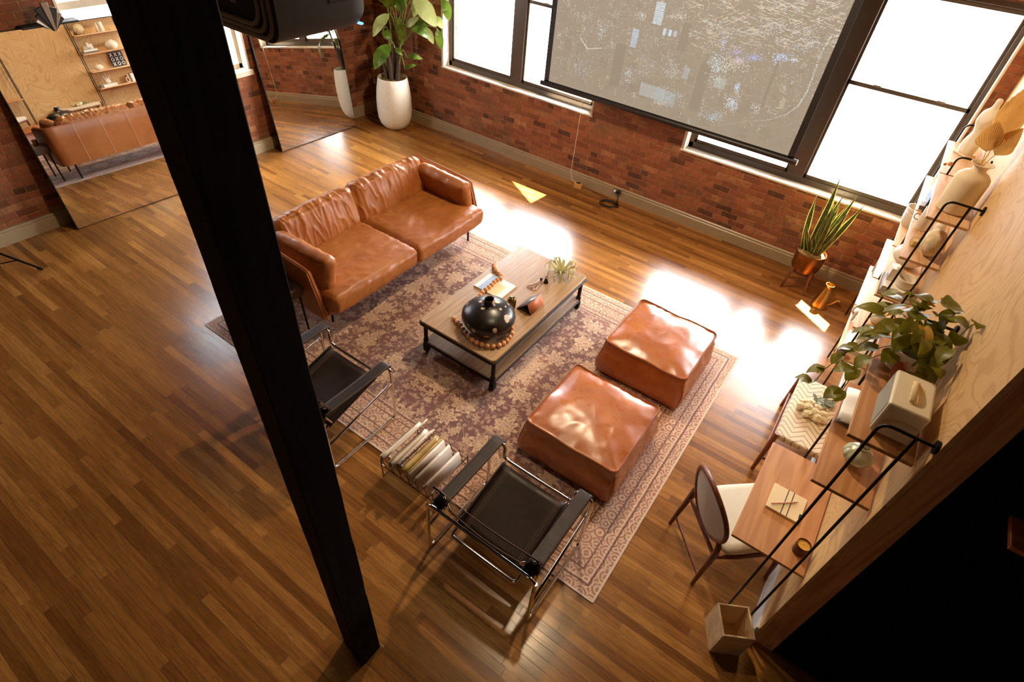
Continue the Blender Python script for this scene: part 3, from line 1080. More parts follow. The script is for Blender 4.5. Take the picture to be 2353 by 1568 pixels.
sg, sp = shell()
sh = obj('frame_shell', sg, M_SOFA, sofa, angle=60)
# piping along the top rim and the front edges
rim = []
for i, p in enumerate(sp):
    fx = (p.x - X0) / (X1 - X0)
    zt = 0.735 - 0.05 * max(0.0, fx) ** 1.5
    x = p.x - ((fx - 0.75) / 0.25 * 0.15 if fx > 0.75 else 0)
    t = (sp[min(i + 1, len(sp) - 1)] - sp[max(i - 1, 0)]).normalized()
    rim.append(Vector((x, p.y, zt)) + Vector((t.y, -t.x, 0)) * 0.02)
e0, e1 = rim[0], rim[-1]
rim = [Vector((X1 + 0.002, Y0 - 0.0 + 0.02, 0.22))] + rim + [Vector((X1 + 0.002, Y1 - 0.02, 0.22))]
obj('piping', G().tube(fillet(rim, 0.05, 4), 0.007, 8), M_SEAM, sh)
for y in (-0.80, -0.45, -0.10, 0.25, 0.60, 0.95):
    obj('back_seam', G().tube([(X0 - 0.001, y, 0.22), (X0 - 0.001, y, 0.73)], 0.004, 6), M_SEAM_L, sh)
obj('base', G().box(X0 + 0.05, X1 - 0.02, Y0 + 0.05, Y1 - 0.05, 0.215, 0.29), M_SOFA, sofa, bevel=0.012)
for k, yc in enumerate((-0.545, 0.545)):
    g = G()
    cushion(g, 0.88, 1.085, 0.20, 0.05, 0.028, 3 + k * 5, 0.009, 40, 7.0, at(0.135, yc, 0.372), (1.6, 0.6, 1.0))
    obj('seat_cushion', g, M_SOFA, sofa, angle=180)
for k, (yc, ly, rz) in enumerate(((-0.475, 0.93, 0.03), (0.50, 1.0, -0.02))):
    g = G()
    cushion(g, 0.42, ly, 0.17, 0.06, 0.035, 21 + k * 4, 0.013, 36, 6.0, at(-0.335, yc, 0.610, rz, 0, math.radians(72)), (0.38, 1.6, 1.0))
    obj('back_cushion', g, M_SOFA, sofa, angle=180)
for k, s in enumerate((-1, 1)):
    g = G()
    cushion(g, 0.72, 0.33, 0.125, 0.042, 0.026, 40 + k * 3, 0.009, 32, 8.0, at(0.06, s * 0.985 + 0.01, 0.598, s * -0.03, s * math.radians(-77)), (1.2, 1.0, 1.0))
    o = obj('arm_cushion', g, M_SOFA, sofa, angle=180)
for (x, y) in ((0.40, 1.02), (0.32, -0.97), (-0.44, 1.02), (-0.44, -1.0)):
    obj('leg', G().tube([(x, y, 0.0), (x, y, 0.22)], [0.011, 0.013], 10), M_BLK, sofa)

# ------------------------------------------------------------------ coffee table
ct = thing('coffee_table', 'low industrial coffee table of weathered boards on black metal legs with casters', 'table', (-2.225, 3.47, 0.009))
obj('tabletop', G().prism(rrect(0.83, 1.575, 0.04), 0.382, 0.412), M_TABLE, ct, bevel=0.004)
rim = G()
rp = rrect(0.832, 1.577, 0.042, 6)
rim.tube([(x, y, 0.378) for x, y in rp], 0.013, 6, closed=True)
obj('top_rail', rim, M_IRON, ct)
obj('lower_shelf', G().prism(rrect(0.80, 1.50, 0.02), 0.125, 0.148), M_TABLE2, ct, bevel=0.003)
obj('shelf_rail', G().tube([(x, y, 0.118) for x, y in rrect(0.80, 1.50, 0.03, 6)], 0.012, 6, closed=True), M_IRON, ct)
for sx in (-1, 1):
    for sy in (-1, 1):
        x, y = sx * 0.385, sy * 0.735
        lg = obj('leg', G().tube([(x, y, 0.10), (x, y, 0.375)], 0.019, 12).tube([(x, y, 0.345), (x, y, 0.37)], 0.027, 12).tube([(x, y, 0.10), (x, y, 0.16)], 0.026, 12), M_IRON, ct)
        cs = G()
        cs.tube([(x - 0.016, y + 0.01, 0.036), (x + 0.016, y + 0.01, 0.036)], 0.036, 18)
        cs.box(x - 0.024, x - 0.018, y - 0.02, y + 0.026, 0.03, 0.098).box(x + 0.018, x + 0.024, y - 0.02, y + 0.026, 0.03, 0.098).box(x - 0.024, x + 0.024, y - 0.022, y + 0.026, 0.086, 0.1)
        obj('caster', cs, M_IRON, lg, bevel=0.003)

# ------------------------------------------------------------------ poufs


def pouf(label, loc, rz, seed):
    t = thing('leather_pouf', label, 'pouf', loc, rz, 'leather floor poufs')
    L, H = 0.77, 0.37
    n = 30
    g = G()
    rings = []
    per = rrect(1, 1, 0.06, 4)
    per2 = []
    for i in range(len(per)):
        a, b = Vector(per[i]), Vector(per[(i + 1) % len(per)])
        k = max(1, int((b - a).length / 0.05))
        for j in range(k):
            per2.append(a.lerp(b, j / k))
    rr = random.Random(seed)
    ph = [rr.random() * 6 for _ in range(4)]

    def side(z):
        u = z / H
        s = L * (1.0 + 0.075 * math.sin(PI * min(1, u * 1.05 + 0.12)) ** 1.0 + 0.05 * (1 - u))
        if u < 0.12:
            s *= 1 - (0.12 - u) * 0.55
        return s
    zs = [0, 0.012, 0.03, 0.07, 0.13, 0.19, 0.25, 0.30, 0.34, 0.362, H]
    for z in zs:
        s = side(z)
        ring = []
        for q in per2:
            a = math.atan2(q.y, q.x)
            cor = (abs(q.x) * abs(q.y) * 4) ** 4
            w_ = mnoise.fractal(Vector((q.x * 6 + seed, q.y * 6, z * 9)), 0.9, 2, 3) * 0.012 * (1 if 0.02 < z < 0.35 else 0.2)
            zz = z
            if z > 0.3:
                zz = z - 0.010 * (1 - cor) * math.sin((z - 0.3) / 0.07 * PI / 2) + 0.006 * math.sin(a * 7 + ph[0])
            ring.append((q.x * (s + 2 * w_), q.y * (s + 2 * w_), zz))
        rings.append(ring)
    g.loft(rings, caps=False)
    k = len(g.v)
    g.f.append(tuple(range(len(per2)))[::-1])
    body = obj('side_panel', g, M_POUF, t, angle=75)
    top_ring = rings[-1]
    # puffed top panel
    tp = G()
    N = 34
    vs, fs = [], []
    for j in range(N + 1):
        u = 1 - j / N
        for q in top_ring:
            x, y = q[0] * u, q[1] * u
            ex, ey = min(1, abs(x) / (L * 0.515)), min(1, abs(y) / (L * 0.515))
            fall = ((1 - ex ** 3.2) * (1 - ey ** 3.2)) ** 0.75
            rad = Vector((q[0], q[1])).length
            a = math.atan2(q[1], q[0])
            fold = math.sin(a * 26 + mnoise.noise(Vector((q[0] * 5, q[1] * 5, seed))) * 6) * 0.0042 * math.exp(-((1 - u) / 0.16) ** 2) * (1 - math.exp(-((1 - u) / 0.02)))
            z = q[2] - 0.006 * (1 - math.exp(-((1 - u) / 0.03))) + (H + 0.004 - q[2]) * (1 - u ** 3) + 0.040 * fall
            z += 0.007 * mnoise.fractal(Vector((x * 3.2 + seed * 3, y * 3.2, 2)), 0.9, 2, 3) * fall + fold * 0.8
            rdg = max(0, 1 - abs(mnoise.noise(Vector((x * 6 + 3 + seed, y * 3, 9)))) * 3.5)
            z += 0.004 * rdg ** 2 * fall
            vs.append((x, y, z))
    m = len(top_ring)
    for j in range(N):
        for i in range(m):
            fs.append((j * m + i, j * m + (i + 1) % m, (j + 1) * m + (i + 1) % m, (j + 1) * m + i))
    tp.add(vs, fs)
    obj('top_panel', tp, M_POUF, t, angle=180)
    pp = [(q[0] * 1.008, q[1] * 1.008, q[2] + 0.003) for q in top_ring]
    obj('piping', G().tube(pp, 0.0085, 6, closed=True, flat=1.5), M_SEAM, t)
    for (cx, cy) in ((1, 1), (1, -1), (-1, 1), (-1, -1)):
        line = []
        for zi, z in enumerate(zs):
            best = max(rings[zi], key=lambda p: p[0] * cx + p[1] * cy)
            line.append((best[0] * 1.001, best[1] * 1.001, best[2]))
        obj('corner_seam', G().tube(line[1:-1], 0.003, 5), M_SEAM, t)
    return t


pouf('square cognac leather pouf farther from the tube chairs, nearer the window wall', (-0.845, 3.955, 0.009), 0.0, 2)
pouf('square cognac leather pouf in front of the black tube chair, nearer the viewer', (-0.885, 2.765, 0.009), 0.0, 9)

# ------------------------------------------------------------------ tubular chairs


def tube_chair(label, loc, rz):
    t = thing('tubular_armchair', label, 'armchair', loc, rz, 'black leather and chrome tube armchairs')
    R = 0.0125
    xo, xi = 0.405, 0.285
    yf, yb = 0.32, -0.335
    za = 0.575
    for s in (-1, 1):     # front loop and floor runner of each side, then the seat rail that joins them
        pts = [(s * xi, yf, 0.43), (s * xi, yf, za), (s * xo, yf, za), (s * xo, yf, R), (s * xo, yb, R), (s * xo, yb, za - 0.02)]
        obj('side_frame', G().tube(fillet(pts, [0.045, 0.045, 0.045, 0.05, 0.05, 0.03], 7), R, 12), M_CHROME, t)
    obj('front_rail', G().tube(fillet([(-xi, yf, za - 0.05), (-xi, yf, 0.425), (xi, yf, 0.425), (xi, yf, za - 0.05)], 0.05, 7), R, 12), M_CHROME, t)
    obj('rear_rail', G().tube(fillet([(-xo, yb, za - 0.12), (-xo, yb, za), (xo, yb, za), (xo, yb, za - 0.12)], 0.07, 8), R, 12), M_CHROME, t)
    for s in (-1, 1):     # low side rail
        obj('side_rail', G().tube([(s * xo, yf - 0.01, 0.42), (s * xo, yb + 0.01, 0.30)], 0.0105, 10), M_CHROME, t)
    # seat frame dropping to the rear, with its rear cross bar
    xs = 0.255
    sf = [(xs, yf - 0.02, 0.42), (xs, yb + 0.10, 0.285), (xs, yb + 0.05, 0.26), (-xs, yb + 0.05, 0.26), (-xs, yb + 0.10, 0.285), (-xs, yf - 0.02, 0.42)]
    obj('seat_frame', G().tube(fillet(sf, 0.03, 6), R, 12), M_CHROME, t)
    # back frame: uprights and its top bends
    bx = 0.375
    for s in (-1, 1):
        obj('back_upright', G().tube(fillet([(s * 0.262, yb + 0.16, 0.30), (s * 0.262, yb + 0.05, 0.55), (s * bx, yb + 0.10, 0.60), (s * bx, yb + 0.037, 0.735)], 0.05, 6), 0.0105, 10), M_CHROME, t)
    # leather slings, wrapped round their tubes
    def strap(name, x0, x1, a, b, sag, th=0.006, n=14, wrap=0.02):
        g = G()
        a, b = Vector(a), Vector(b)
        rows = []
        for i in range(n + 1):
            u = i / n
            p = a.lerp(b, u) + Vector((0, 0, -sag * math.sin(PI * u)))
            rows.append(p)
        ring = []
        for xx in (x0, x1):
            pass
        vs, fs = [], []
        dr = (b - a).normalized()
        nn = Vector((0, -dr.z, dr.y))
        if nn.z < 0:
            nn = -nn
        out = [rows[0] - dr * 0.013 - nn * 0.03, rows[0] - dr * 0.017 - nn * 0.006] + [q for q in rows] + [rows[-1] + dr * 0.017 - nn * 0.006, rows[-1] + dr * 0.013 - nn * 0.03]
        nx = 6
        for p in out:
            for k in range(nx + 1):
                vs.append((x0 + (x1 - x0) * k / nx, p.y, p.z))
        for i in range(len(out) - 1):
            for k in range(nx):
                q = i * (nx + 1) + k
                fs.append((q, q + 1, q + nx + 2, q + nx + 1))
        g.add(vs, fs)
        o = obj(name, g, M_BLKL, t, solid=th, angle=70)
        for xx in (x0 + 0.008, x1 - 0.008):
            obj('stitching', G().tube([(xx, p.y + nn.y * th * 0.6, p.z + nn.z * th * 0.6) for p in rows], 0.0011, 4), M_STITCH, o)
        return o
    for s in (-1, 1):
        c = s * (xo + xi) / 2
        strap('armrest', c - 0.046, c + 0.046, (0, yf + 0.004, za + 0.014), (0, yb + 0.055, za + 0.012), 0.006)
        obj('rear_arm_loop', G().box(c - 0.05, c + 0.03, yb - 0.006, yb + 0.062, za - 0.035, za + 0.004), M_BLKL, t, bevel=0.012)
    # the seat sling runs across, hung between the side tubes
    seat = G()

    def sfn(u, v):
        y = yf - 0.035 + (yb + 0.125 - (yf - 0.035)) * u
        z = 0.418 + (0.292 - 0.418) * u
        x = -xs + 2 * xs * v
        return (x, y, z + 0.010 - 0.022 * math.sin(PI * v) * (0.6 + 0.4 * math.sin(PI * u)))
    seat.grid(sfn, 10, 14)
    for s in (-1, 1):
        def wfn(u, v, s=s):
            y = yf - 0.035 + (yb + 0.125 - (yf - 0.035)) * u
            z = 0.418 + (0.292 - 0.418) * u
            a = PI / 2 - v * PI * 1.1
            return (s * (xs + math.cos(a) * 0.017), y, z + math.sin(a) * 0.017)
        seat.grid(wfn, 10, 6)
    so = obj('seat', seat, M_BLKL, t, solid=0.006, angle=80)
    for xx in (-xs + 0.045, -xs + 0.060, xs - 0.045, xs - 0.060):
        v = (xx + xs) / (2 * xs)
        obj('stitching', G().tube([(p[0], p[1], p[2] + 0.004) for p in (sfn(i / 10, v) for i in range(11))], 0.0011, 4), M_STITCH, so)
    # back slings
    def back(name, hx, z0, z1, y0, y1):
        g = G()
        g.grid(lambda u, v: (-hx + 2 * hx * v, y0 + (y1 - y0) * u - 0.018 * math.sin(PI * v), z0 + (z1 - z0) * u), 5, 14)
        o = obj(name, g, M_BLKL, t, solid=0.006)
        s_ = G().tube([(-hx + 2 * hx * k / 10, y1 - 0.018 * math.sin(PI * k / 10), z1 + 0.003) for k in range(11)], 0.002, 4)
        obj('stitching', s_, M_STITCH, o)
    back('backrest', bx + 0.012, 0.60, 0.735, yb + 0.100, yb + 0.042)
    back('lower_backrest', 0.262, 0.36, 0.50, yb + 0.13, yb + 0.075)
    return t


M_STITCH = simple('tan_stitching', lin(122, 92, 68), 0.6)
tube_chair('black leather and chrome tube armchair nearest the viewer, beside the magazine rack', (-0.895, 1.645, 0.009), 0)
tube_chair('black leather and chrome tube armchair half hidden behind the timber post', (-2.685, 1.665, 0.009), 0)

# ------------------------------------------------------------------ projector
pj = thing('ceiling_projector', 'large dark brown projector hanging from the ceiling beside the timber post', 'projector', (-1.70, 1.14, 3.20))
body = G()
rings = []
for y, k in ((-0.16, 0.97), (-0.155, 1.0), (0.10, 1.0), (0.14, 0.985), (0.165, 0.93)):
    rings.append([(x * k, y, 0.145 + z * k) for x, z in rrect(0.56, 0.27, 0.05, 6)])
body.loft(rings)
obj('body', body, simple('projector_shell', lin(20, 13, 10), 0.55), pj, angle=40)
for q, (w_, h_, yy) in enumerate(((0.53, 0.245, -0.166), (0.50, 0.215, -0.171), (0.465, 0.185, -0.176))):
    obj('bezel_ridge', G().tube([(x, yy + 0.004, 0.145 + z) for x, z in rrect(w_, h_, 0.045, 6)], 0.0065, 8, closed=True), M_GREYPL, pj)
bz = obj('rear_panel', G().prism(rrect(0.46, 0.18, 0.03), -0.003, 0.003, Matrix.Translation((0, -0.163, 0.145)) @ Matrix.Rotation(PI / 2, 4, 'X')), M_GREYPL, pj)
obj('port_recess', G().box(-0.225, 0.225, -0.1675, -0.165, 0.048, 0.14), M_RUBBER, pj)
for k in range(5):
    obj('port', G().box(-0.07 + k * 0.045, -0.045 + k * 0.045, -0.1695, -0.167, 0.105 - k * 0.004, 0.119 - k * 0.004), M_GREYMETAL, pj)
cb = G().tube(fillet([(0.05, -0.168, 0.115), (0.03, -0.21, 0.16), (-0.02, -0.20, 0.30), (-0.04, -0.16, 0.60)], 0.06, 6), 0.006, 8)
obj('cable', cb, M_RUBBER, pj)
obj('cable', G().tube(fillet([(0.09, -0.168, 0.13), (0.07, -0.20, 0.18), (0.04, -0.19, 0.32), (0.02, -0.14, 0.60)], 0.06, 6), 0.007, 8), M_RUBBER, pj)
obj('control_panel', G().box(0.2795, 0.2815, 0.02, 0.11, 0.09, 0.20), M_RUBBER, pj)
for k, (yy, zz) in enumerate(((0.105, 0.18), (0.105, 0.13), (0.04, 0.12))):
    obj('indicator_light', G().box(0.281, 0.283, yy, yy + 0.008, zz, zz + 0.008), emit('blue_led', lin(110, 130, 255), 1.2) if k == 1 else M_GREYPL, pj)
obj('status_light', G().box(0.245, 0.262, 0.145, 0.155, 0.015, 0.02), emit('cyan_led', lin(120, 190, 255), 2.0), pj)
obj('ceiling_pole', G().tube([(0, 0, 0.27), (0, 0, CEIL - 3.20)], 0.025, 14), M_BLK, pj)

# ------------------------------------------------------------------ projection screen
SY, SX0, SX1, SZ0, SZ1 = 6.45, -3.885, -0.690, 1.275, 3.15
scr = thing('projection_screen', 'pull-down screen showing an aerial night view of a city with towers', 'screen', ((SX0 + SX1) / 2, SY, SZ0))
sw, shh = SX1 - SX0, SZ1 - SZ0
NXs, NZs = 560, 330


def city():
    rs = np.random.RandomState(5)
    img = np.zeros((NZs, NXs, 3), dtype=np.float32)
    base = np.array([0.372, 0.295, 0.213], dtype=np.float32)
    img[:] = base
    yy, xx = np.mgrid[0:NZs, 0:NXs]
    v = yy / NZs                       # 0 at the foot of the screen

    def blob(cx, cy, rx, ry, col, k):
        d = ((xx / NXs - cx) / rx) ** 2 + ((v - cy) / ry) ** 2
        img[:] += (np.exp(-d)[..., None] * np.array(col, dtype=np.float32) * k)

    def rect(x0, x1, y0, y1, col, k=1.0, slant=0.0):
        off = (v - y0) * slant
        m = (xx / NXs - off >= x0) & (xx / NXs - off <= x1) & (v >= y0) & (v <= y1)
        img[m] = img[m] * (1 - k) + np.array(col, dtype=np.float32) * k
        return m
    # dim blocks of unlit building
    for _ in range(420):
        x, y = rs.rand(), rs.rand() ** 1.1
        s = 0.008 + 0.035 * (1 - y) * rs.rand()
        c = base * (0.84 + 0.14 * rs.rand())
        rect(x, x + s, y, y + s * (0.9 + 1.2 * rs.rand()), c, 0.5, rs.uniform(-0.15, 0.15))
    # lit streets running away, as rows of dots
    for _ in range(150):
        x, y = rs.rand(), 0.22 + 0.75 * rs.rand()
        L = 0.012 + 0.04 * rs.rand()
        sl = rs.choice([0.30, -0.22, 0.10, 0.34]) + rs.normal() * 0.03
        tone = np.array((0.74, 0.58, 0.40) if rs.rand() < 0.55 else (0.62, 0.62, 0.60))
        n = int(L * NXs)
        for i in range(n):
            if rs.rand() < 0.42:
                px, py = int((x + L * i / n) * NXs), int((y + sl * L * i / n) * NZs)
                if 0 <= px < NXs and 0 <= py < NZs:
                    img[py, px] = img[py, px] * 0.5 + tone * 0.5
    # points of light, denser far away
    for _ in range(9000):
        x, y = rs.rand(), rs.rand() ** 0.55
        px, py = int(x * NXs), int(y * NZs)
        if py >= NZs:
            continue
        c = np.array([(0.85, 0.70, 0.50), (0.72, 0.72, 0.70), (0.60, 0.66, 0.80), (0.78, 0.62, 0.48)][rs.randint(4)])
        k = 0.12 + 0.75 * rs.rand() ** 3
        img[py, px] = img[py, px] * (1 - k) + c * k
        if k > 0.5 and px + 1 < NXs:
            img[py, px + 1] = img[py, px + 1] * (1 - k) + c * k
    # everything below is placed where the photograph shows it on the screen
    def U(cx, cy):
        px, py = 1195 + cx * 0.5985, cy * 0.5985
        dd = Vector(((px - 1176.5) / 1276.6055, (py - 784.0) / 1276.6055, 1.0))
        wv = Vector((sum(CR[i][k] * dd[i] for i in range(3)) for k in range(3)))
        q = wv * (SY / wv.y)
        return (q.x - SX0) / sw, (3.7 + q.z - SZ0) / shh

    def put(u, v_, col, k):
        px, py = int(u * NXs), int(v_ * NZs)
        k = min(1.0, k * 1.55)
        if 0 <= px < NXs and 0 <= py < NZs:
            img[py, px] = img[py, px] * (1 - k) + np.array(col) * k * 1.08
            if k > 0.75 and px + 1 < NXs:
                img[py, px + 1] = img[py, px + 1] * (1 - k * 0.7) + np.array(col) * k * 0.7

    warm, cool, blue = (0.80, 0.64, 0.46), (0.66, 0.70, 0.70), (0.42, 0.52, 0.86)

    def windows(c0, c1, nx, nz, on, col, k):
        """rows of lit windows between two corners of a facade"""
        (u0, v0), (u1, v1) = U(*c0), U(*c1)
        for a in range(nx):
            for b in range(nz):
                if rs.rand() < on:
                    put(u0 + (u1 - u0) * (a + 0.5) / nx, v0 + (v1 - v0) * (b + 0.5) / nz, col, k * (0.5 + 0.5 * rs.rand()))

    def quad(c0, c1, col, k, slant=0.0):
        (u0, v0), (u1, v1) = U(*c0), U(*c1)
        rect(min(u0, u1), max(u0, u1), min(v0, v1), max(v0, v1), col, k, slant)

    # small blocks with a few lit windows everywhere
    for _ in range(520):
        u0, v0 = rs.rand(), rs.rand() ** 0.7 * 0.9
        a, b = rs.randint(2, 7), rs.randint(2, 6)
        col = warm if rs.rand() < 0.6 else cool
        st_ = rs.rand() * 0.5
        for x in range(a):
            for y in range(b):
                if rs.rand() < 0.4:
                    put(u0 + x * 0.0032, v0 + y * 0.0085 - x * 0.001, col, 0.25 + st_)
    # dark unlit towers
    for c0, c1 in (((700, 290), (772, 62)), ((645, 430), (738, 265)), ((945, 430), (1010, 225)), ((330, 330), (400, 180)), ((600, 200), (660, 100))):
        quad(c0, c1, base * 0.86, 0.9)
    windows((705, 210), (770, 100), 10, 26, 0.30, warm, 0.6)
    windows((448, 372), (556, 352), 16, 3, 0.5, cool, 0.6)
    windows((505, 402), (600, 372), 16, 5, 0.4, (0.6, 0.68, 0.7), 0.5)
    # round tower with its bright crown
    windows((432, 290), (520, 112), 24, 40, 0.30, (0.66, 0.64, 0.58), 0.42)
    windows((440, 300), (512, 250), 22, 9, 0.5, (0.72, 0.70, 0.64), 0.45)
    quad((500, 95), (556, 18), (0.56, 0.64, 0.70), 0.7)
    windows((500, 95), (556, 18), 9, 11, 0.85, (0.86, 0.92, 0.94), 0.9)
    for k in range(3):
        quad((541 + k * 22, 140 + k * 4), (558 + k * 22, 118 + k * 5), ((0.62, 0.74, 0.80), (0.66, 0.78, 0.86), (0.56, 0.56, 0.70))[k], 0.9)
    quad((412, 185), (450, 120), (0.46, 0.54, 0.64), 0.6)
    windows((412, 185), (450, 120), 10, 14, 0.5, (0.64, 0.74, 0.90), 0.75)
    windows((160, 292), (202, 160), 5, 28, 0.6, warm, 0.55)
    windows((230, 140), (320, 60), 16, 9, 0.3, cool, 0.45)
    for a in range(60):
        u, v_ = U(215 + 28 * min(1, a / 30) + max(0, a - 30) * 2.0, 148 + 44 * min(1, a / 30) - max(0, a - 30) * 0.1)
        put(u, v_, (0.84, 0.78, 0.62), 0.85)
    for (cx, cy, n, sx, sy, col) in ((300, 125, 70, 12, 14, cool), (215, 265, 90, 18, 24, (0.50, 0.60, 0.70)), (455, 65, 40, 10, 8, cool), (600, 70, 60, 22, 6, (0.74, 0.72, 0.62)),
                                     (760, 250, 190, 18, 26, (0.62, 0.74, 0.80)), (810, 262, 200, 34, 20, (0.76, 0.74, 0.58)), (835, 205, 60, 14, 8, (0.60, 0.52, 0.84)), (850, 245, 60, 16, 6, (0.80, 0.58, 0.70)),
                                     (905, 232, 110, 24, 7, blue), (1022, 235, 130, 22, 10, (0.56, 0.68, 0.96)), (1074, 242, 40, 12, 4, cool), (822, 410, 170, 13, 12, (0.70, 0.82, 0.92)), (748, 462, 130, 22, 11, (0.56, 0.70, 0.76)),
                                     (842, 345, 70, 6, 10, (0.62, 0.76, 0.98)), (570, 380, 200, 26, 18, (0.54, 0.66, 0.70)), (585, 280, 90, 20, 18, cool), (410, 292, 70, 10, 16, (0.66, 0.76, 0.80)), (790, 175, 60, 6, 26, (0.50, 0.50, 0.86)),
                                     (920, 430, 50, 12, 12, cool), (1090, 190, 90, 40, 18, cool), (1000, 120, 120, 60, 16, cool), (760, 320, 70, 16, 10, cool), (540, 405, 60, 20, 6, warm), (1140, 160, 60, 22, 22, (0.6, 0.68, 0.78))):
        for _ in range(n):
            u, v_ = U(cx + rs.normal() * sx, cy + rs.normal() * sy)
            put(u, v_, col, 0.35 + 0.5 * rs.rand())
    quad((448, 372), (556, 352), (0.54, 0.56, 0.56), 0.5)
    quad((505, 402), (600, 372), (0.44, 0.48, 0.48), 0.45)
    quad((745, 345), (802, 318), (0.58, 0.62, 0.58), 0.4)
    quad((1008, 432), (1042, 395), (0.60, 0.54, 0.36), 0.5)
    quad((620, 310), (655, 272), (0.48, 0.52, 0.54), 0.5)
    # highway curving up the right side
    hw = [(770, 495), (880, 480), (960, 478), (1040, 455), (1085, 425), (1120, 375), (1150, 300), (1180, 215), (1225, 140)]
    for i in range(len(hw) - 1):
        for k in range(70):
            t_ = k / 70
            u, v_ = U(hw[i][0] + (hw[i + 1][0] - hw[i][0]) * t_ + rs.normal(), hw[i][1] + (hw[i + 1][1] - hw[i][1]) * t_ + rs.normal())
            if rs.rand() < 0.5:
                put(u, v_, (0.64, 0.70, 0.68) if i > 3 else (0.60, 0.54, 0.44), 0.55 if i > 1 else 0.3)
    # rows of street lamps far away, slanting with the blocks
    for _ in range(260):
        cx, cy = rs.uniform(640, 1260), rs.uniform(0, 190)
        sl = rs.choice([0.32, 0.36, -0.35])
        for k in range(rs.randint(4, 14)):
            u, v_ = U(cx + k * 4.2, cy + k * 4.2 * sl)
            if u < 1:
                put(u, v_, warm if rs.rand() < 0.7 else cool, 0.30 + 0.5 * rs.rand())
    return np.clip(img, 0, 1)


img = city()
gx = np.linspace(-sw / 2 + 0.07, sw / 2 - 0.07, NXs + 1)
gz = np.linspace(0.03, shh, NZs + 1)
vx, vz = np.meshgrid(gx, gz)
verts = np.stack([vx, np.zeros_like(vx), vz], -1).reshape(-1, 3)
idx = np.arange((NXs + 1) * (NZs + 1)).reshape(NZs + 1, NXs + 1)
faces = np.stack([idx[:-1, :-1], idx[:-1, 1:], idx[1:, 1:], idx[1:, :-1]], -1).reshape(-1, 4)
me = bpy.data.meshes.new('picture')
me.from_pydata(verts.tolist(), [], faces.tolist())
ca = me.color_attributes.new('picture', 'FLOAT_COLOR', 'CORNER')
cols = np.ones((NXs * NZs, 4, 4), dtype=np.float32)
cols[:, :, :3] = img.reshape(-1, 1, 3)
ca.data.foreach_set('color', cols.reshape(-1))
tsc = NT('projected_city_picture')
at_n = tsc.n('Attribute', attribute_name='picture')
tsc.set(col=(0.05, 0.05, 0.05, 1), rough=0.9, spec=0.1, emit=at_n, es=0.92)
me.materials.append(tsc.m)
po = bpy.data.objects.new('picture', me)
COL.objects.link(po)
po.parent = scr
bk = G().box(-sw / 2, -sw / 2 + 0.07, -0.001, 0.004, 0.0, shh).box(sw / 2 - 0.07, sw / 2, -0.001, 0.004, 0.0, shh).box(-sw / 2, sw / 2, 0.002, 0.004, 0.0, shh).box(-sw / 2, sw / 2, -0.001, 0.004, 0.0, 0.03)
obj('black_border', bk, M_INK, scr)
obj('bottom_bar', G().tube([(-sw / 2 - 0.04, 0, -0.012), (sw / 2 + 0.04, 0, -0.012)], 0.03, 18), M_PLASTIC, scr)
obj('end_cap', G().tube([(sw / 2 + 0.04, 0, -0.012), (sw / 2 + 0.048, 0, -0.012)], 0.031, 18), M_GREYMETAL, scr)
obj('housing', G().box(-sw / 2 - 0.06, sw / 2 + 0.06, -0.06, 0.08, shh, shh + 0.14), M_PLASTIC, scr, bevel=0.02)
obj('wall_bracket', G().box(-sw / 2 + 0.1, -sw / 2 + 0.16, 0.07, BY - SY - 0.001, shh + 0.03, shh + 0.11).box(sw / 2 - 0.16, sw / 2 - 0.1, 0.07, BY - SY - 0.001, shh + 0.03, shh + 0.11), M_BLK, scr)

# ------------------------------------------------------------------ leaning mirrors


def mirror(label, yc, wd, ht, xf, xt, yaw):
    lean = math.asin((xf - xt) / ht)
    t = thing('leaning_mirror', label, 'mirror', (xf, yc, 0.0), yaw, 'tall frameless mirrors leaning on the left brick wall')
    M = Matrix.Rotation(-lean, 4, 'Y')
    out = rrect(wd, ht, 0.018, 4)
    fr = G().prism(out, -0.022, -0.0012, M @ at(0, 0, ht / 2 + 0.004, 0) @ Matrix.Rotation(PI / 2, 4, 'Z') @ Matrix.Rotation(PI / 2, 4, 'X'))
    obj('frame', fr, M_INK, t)
    gl = G().prism(rrect(wd - 0.012, ht - 0.012, 0.014, 4), -0.0012, 0.0, M @ at(0, 0, ht / 2 + 0.004, 0) @ Matrix.Rotation(PI / 2, 4, 'Z') @ Matrix.Rotation(PI / 2, 4, 'X'))
    obj('glass', gl, M_MIRROR, t, smooth=False)
    return t


mirror('tall leaning mirror reflecting the sofa back and plywood wall', 2.33, 1.235, 1.93, -6.855, -7.085, -0.048)
mirror('tall leaning mirror beside the corner plant reflecting the brick wall', 5.145, 1.37, 1.93, -6.880, -7.095, -0.027)

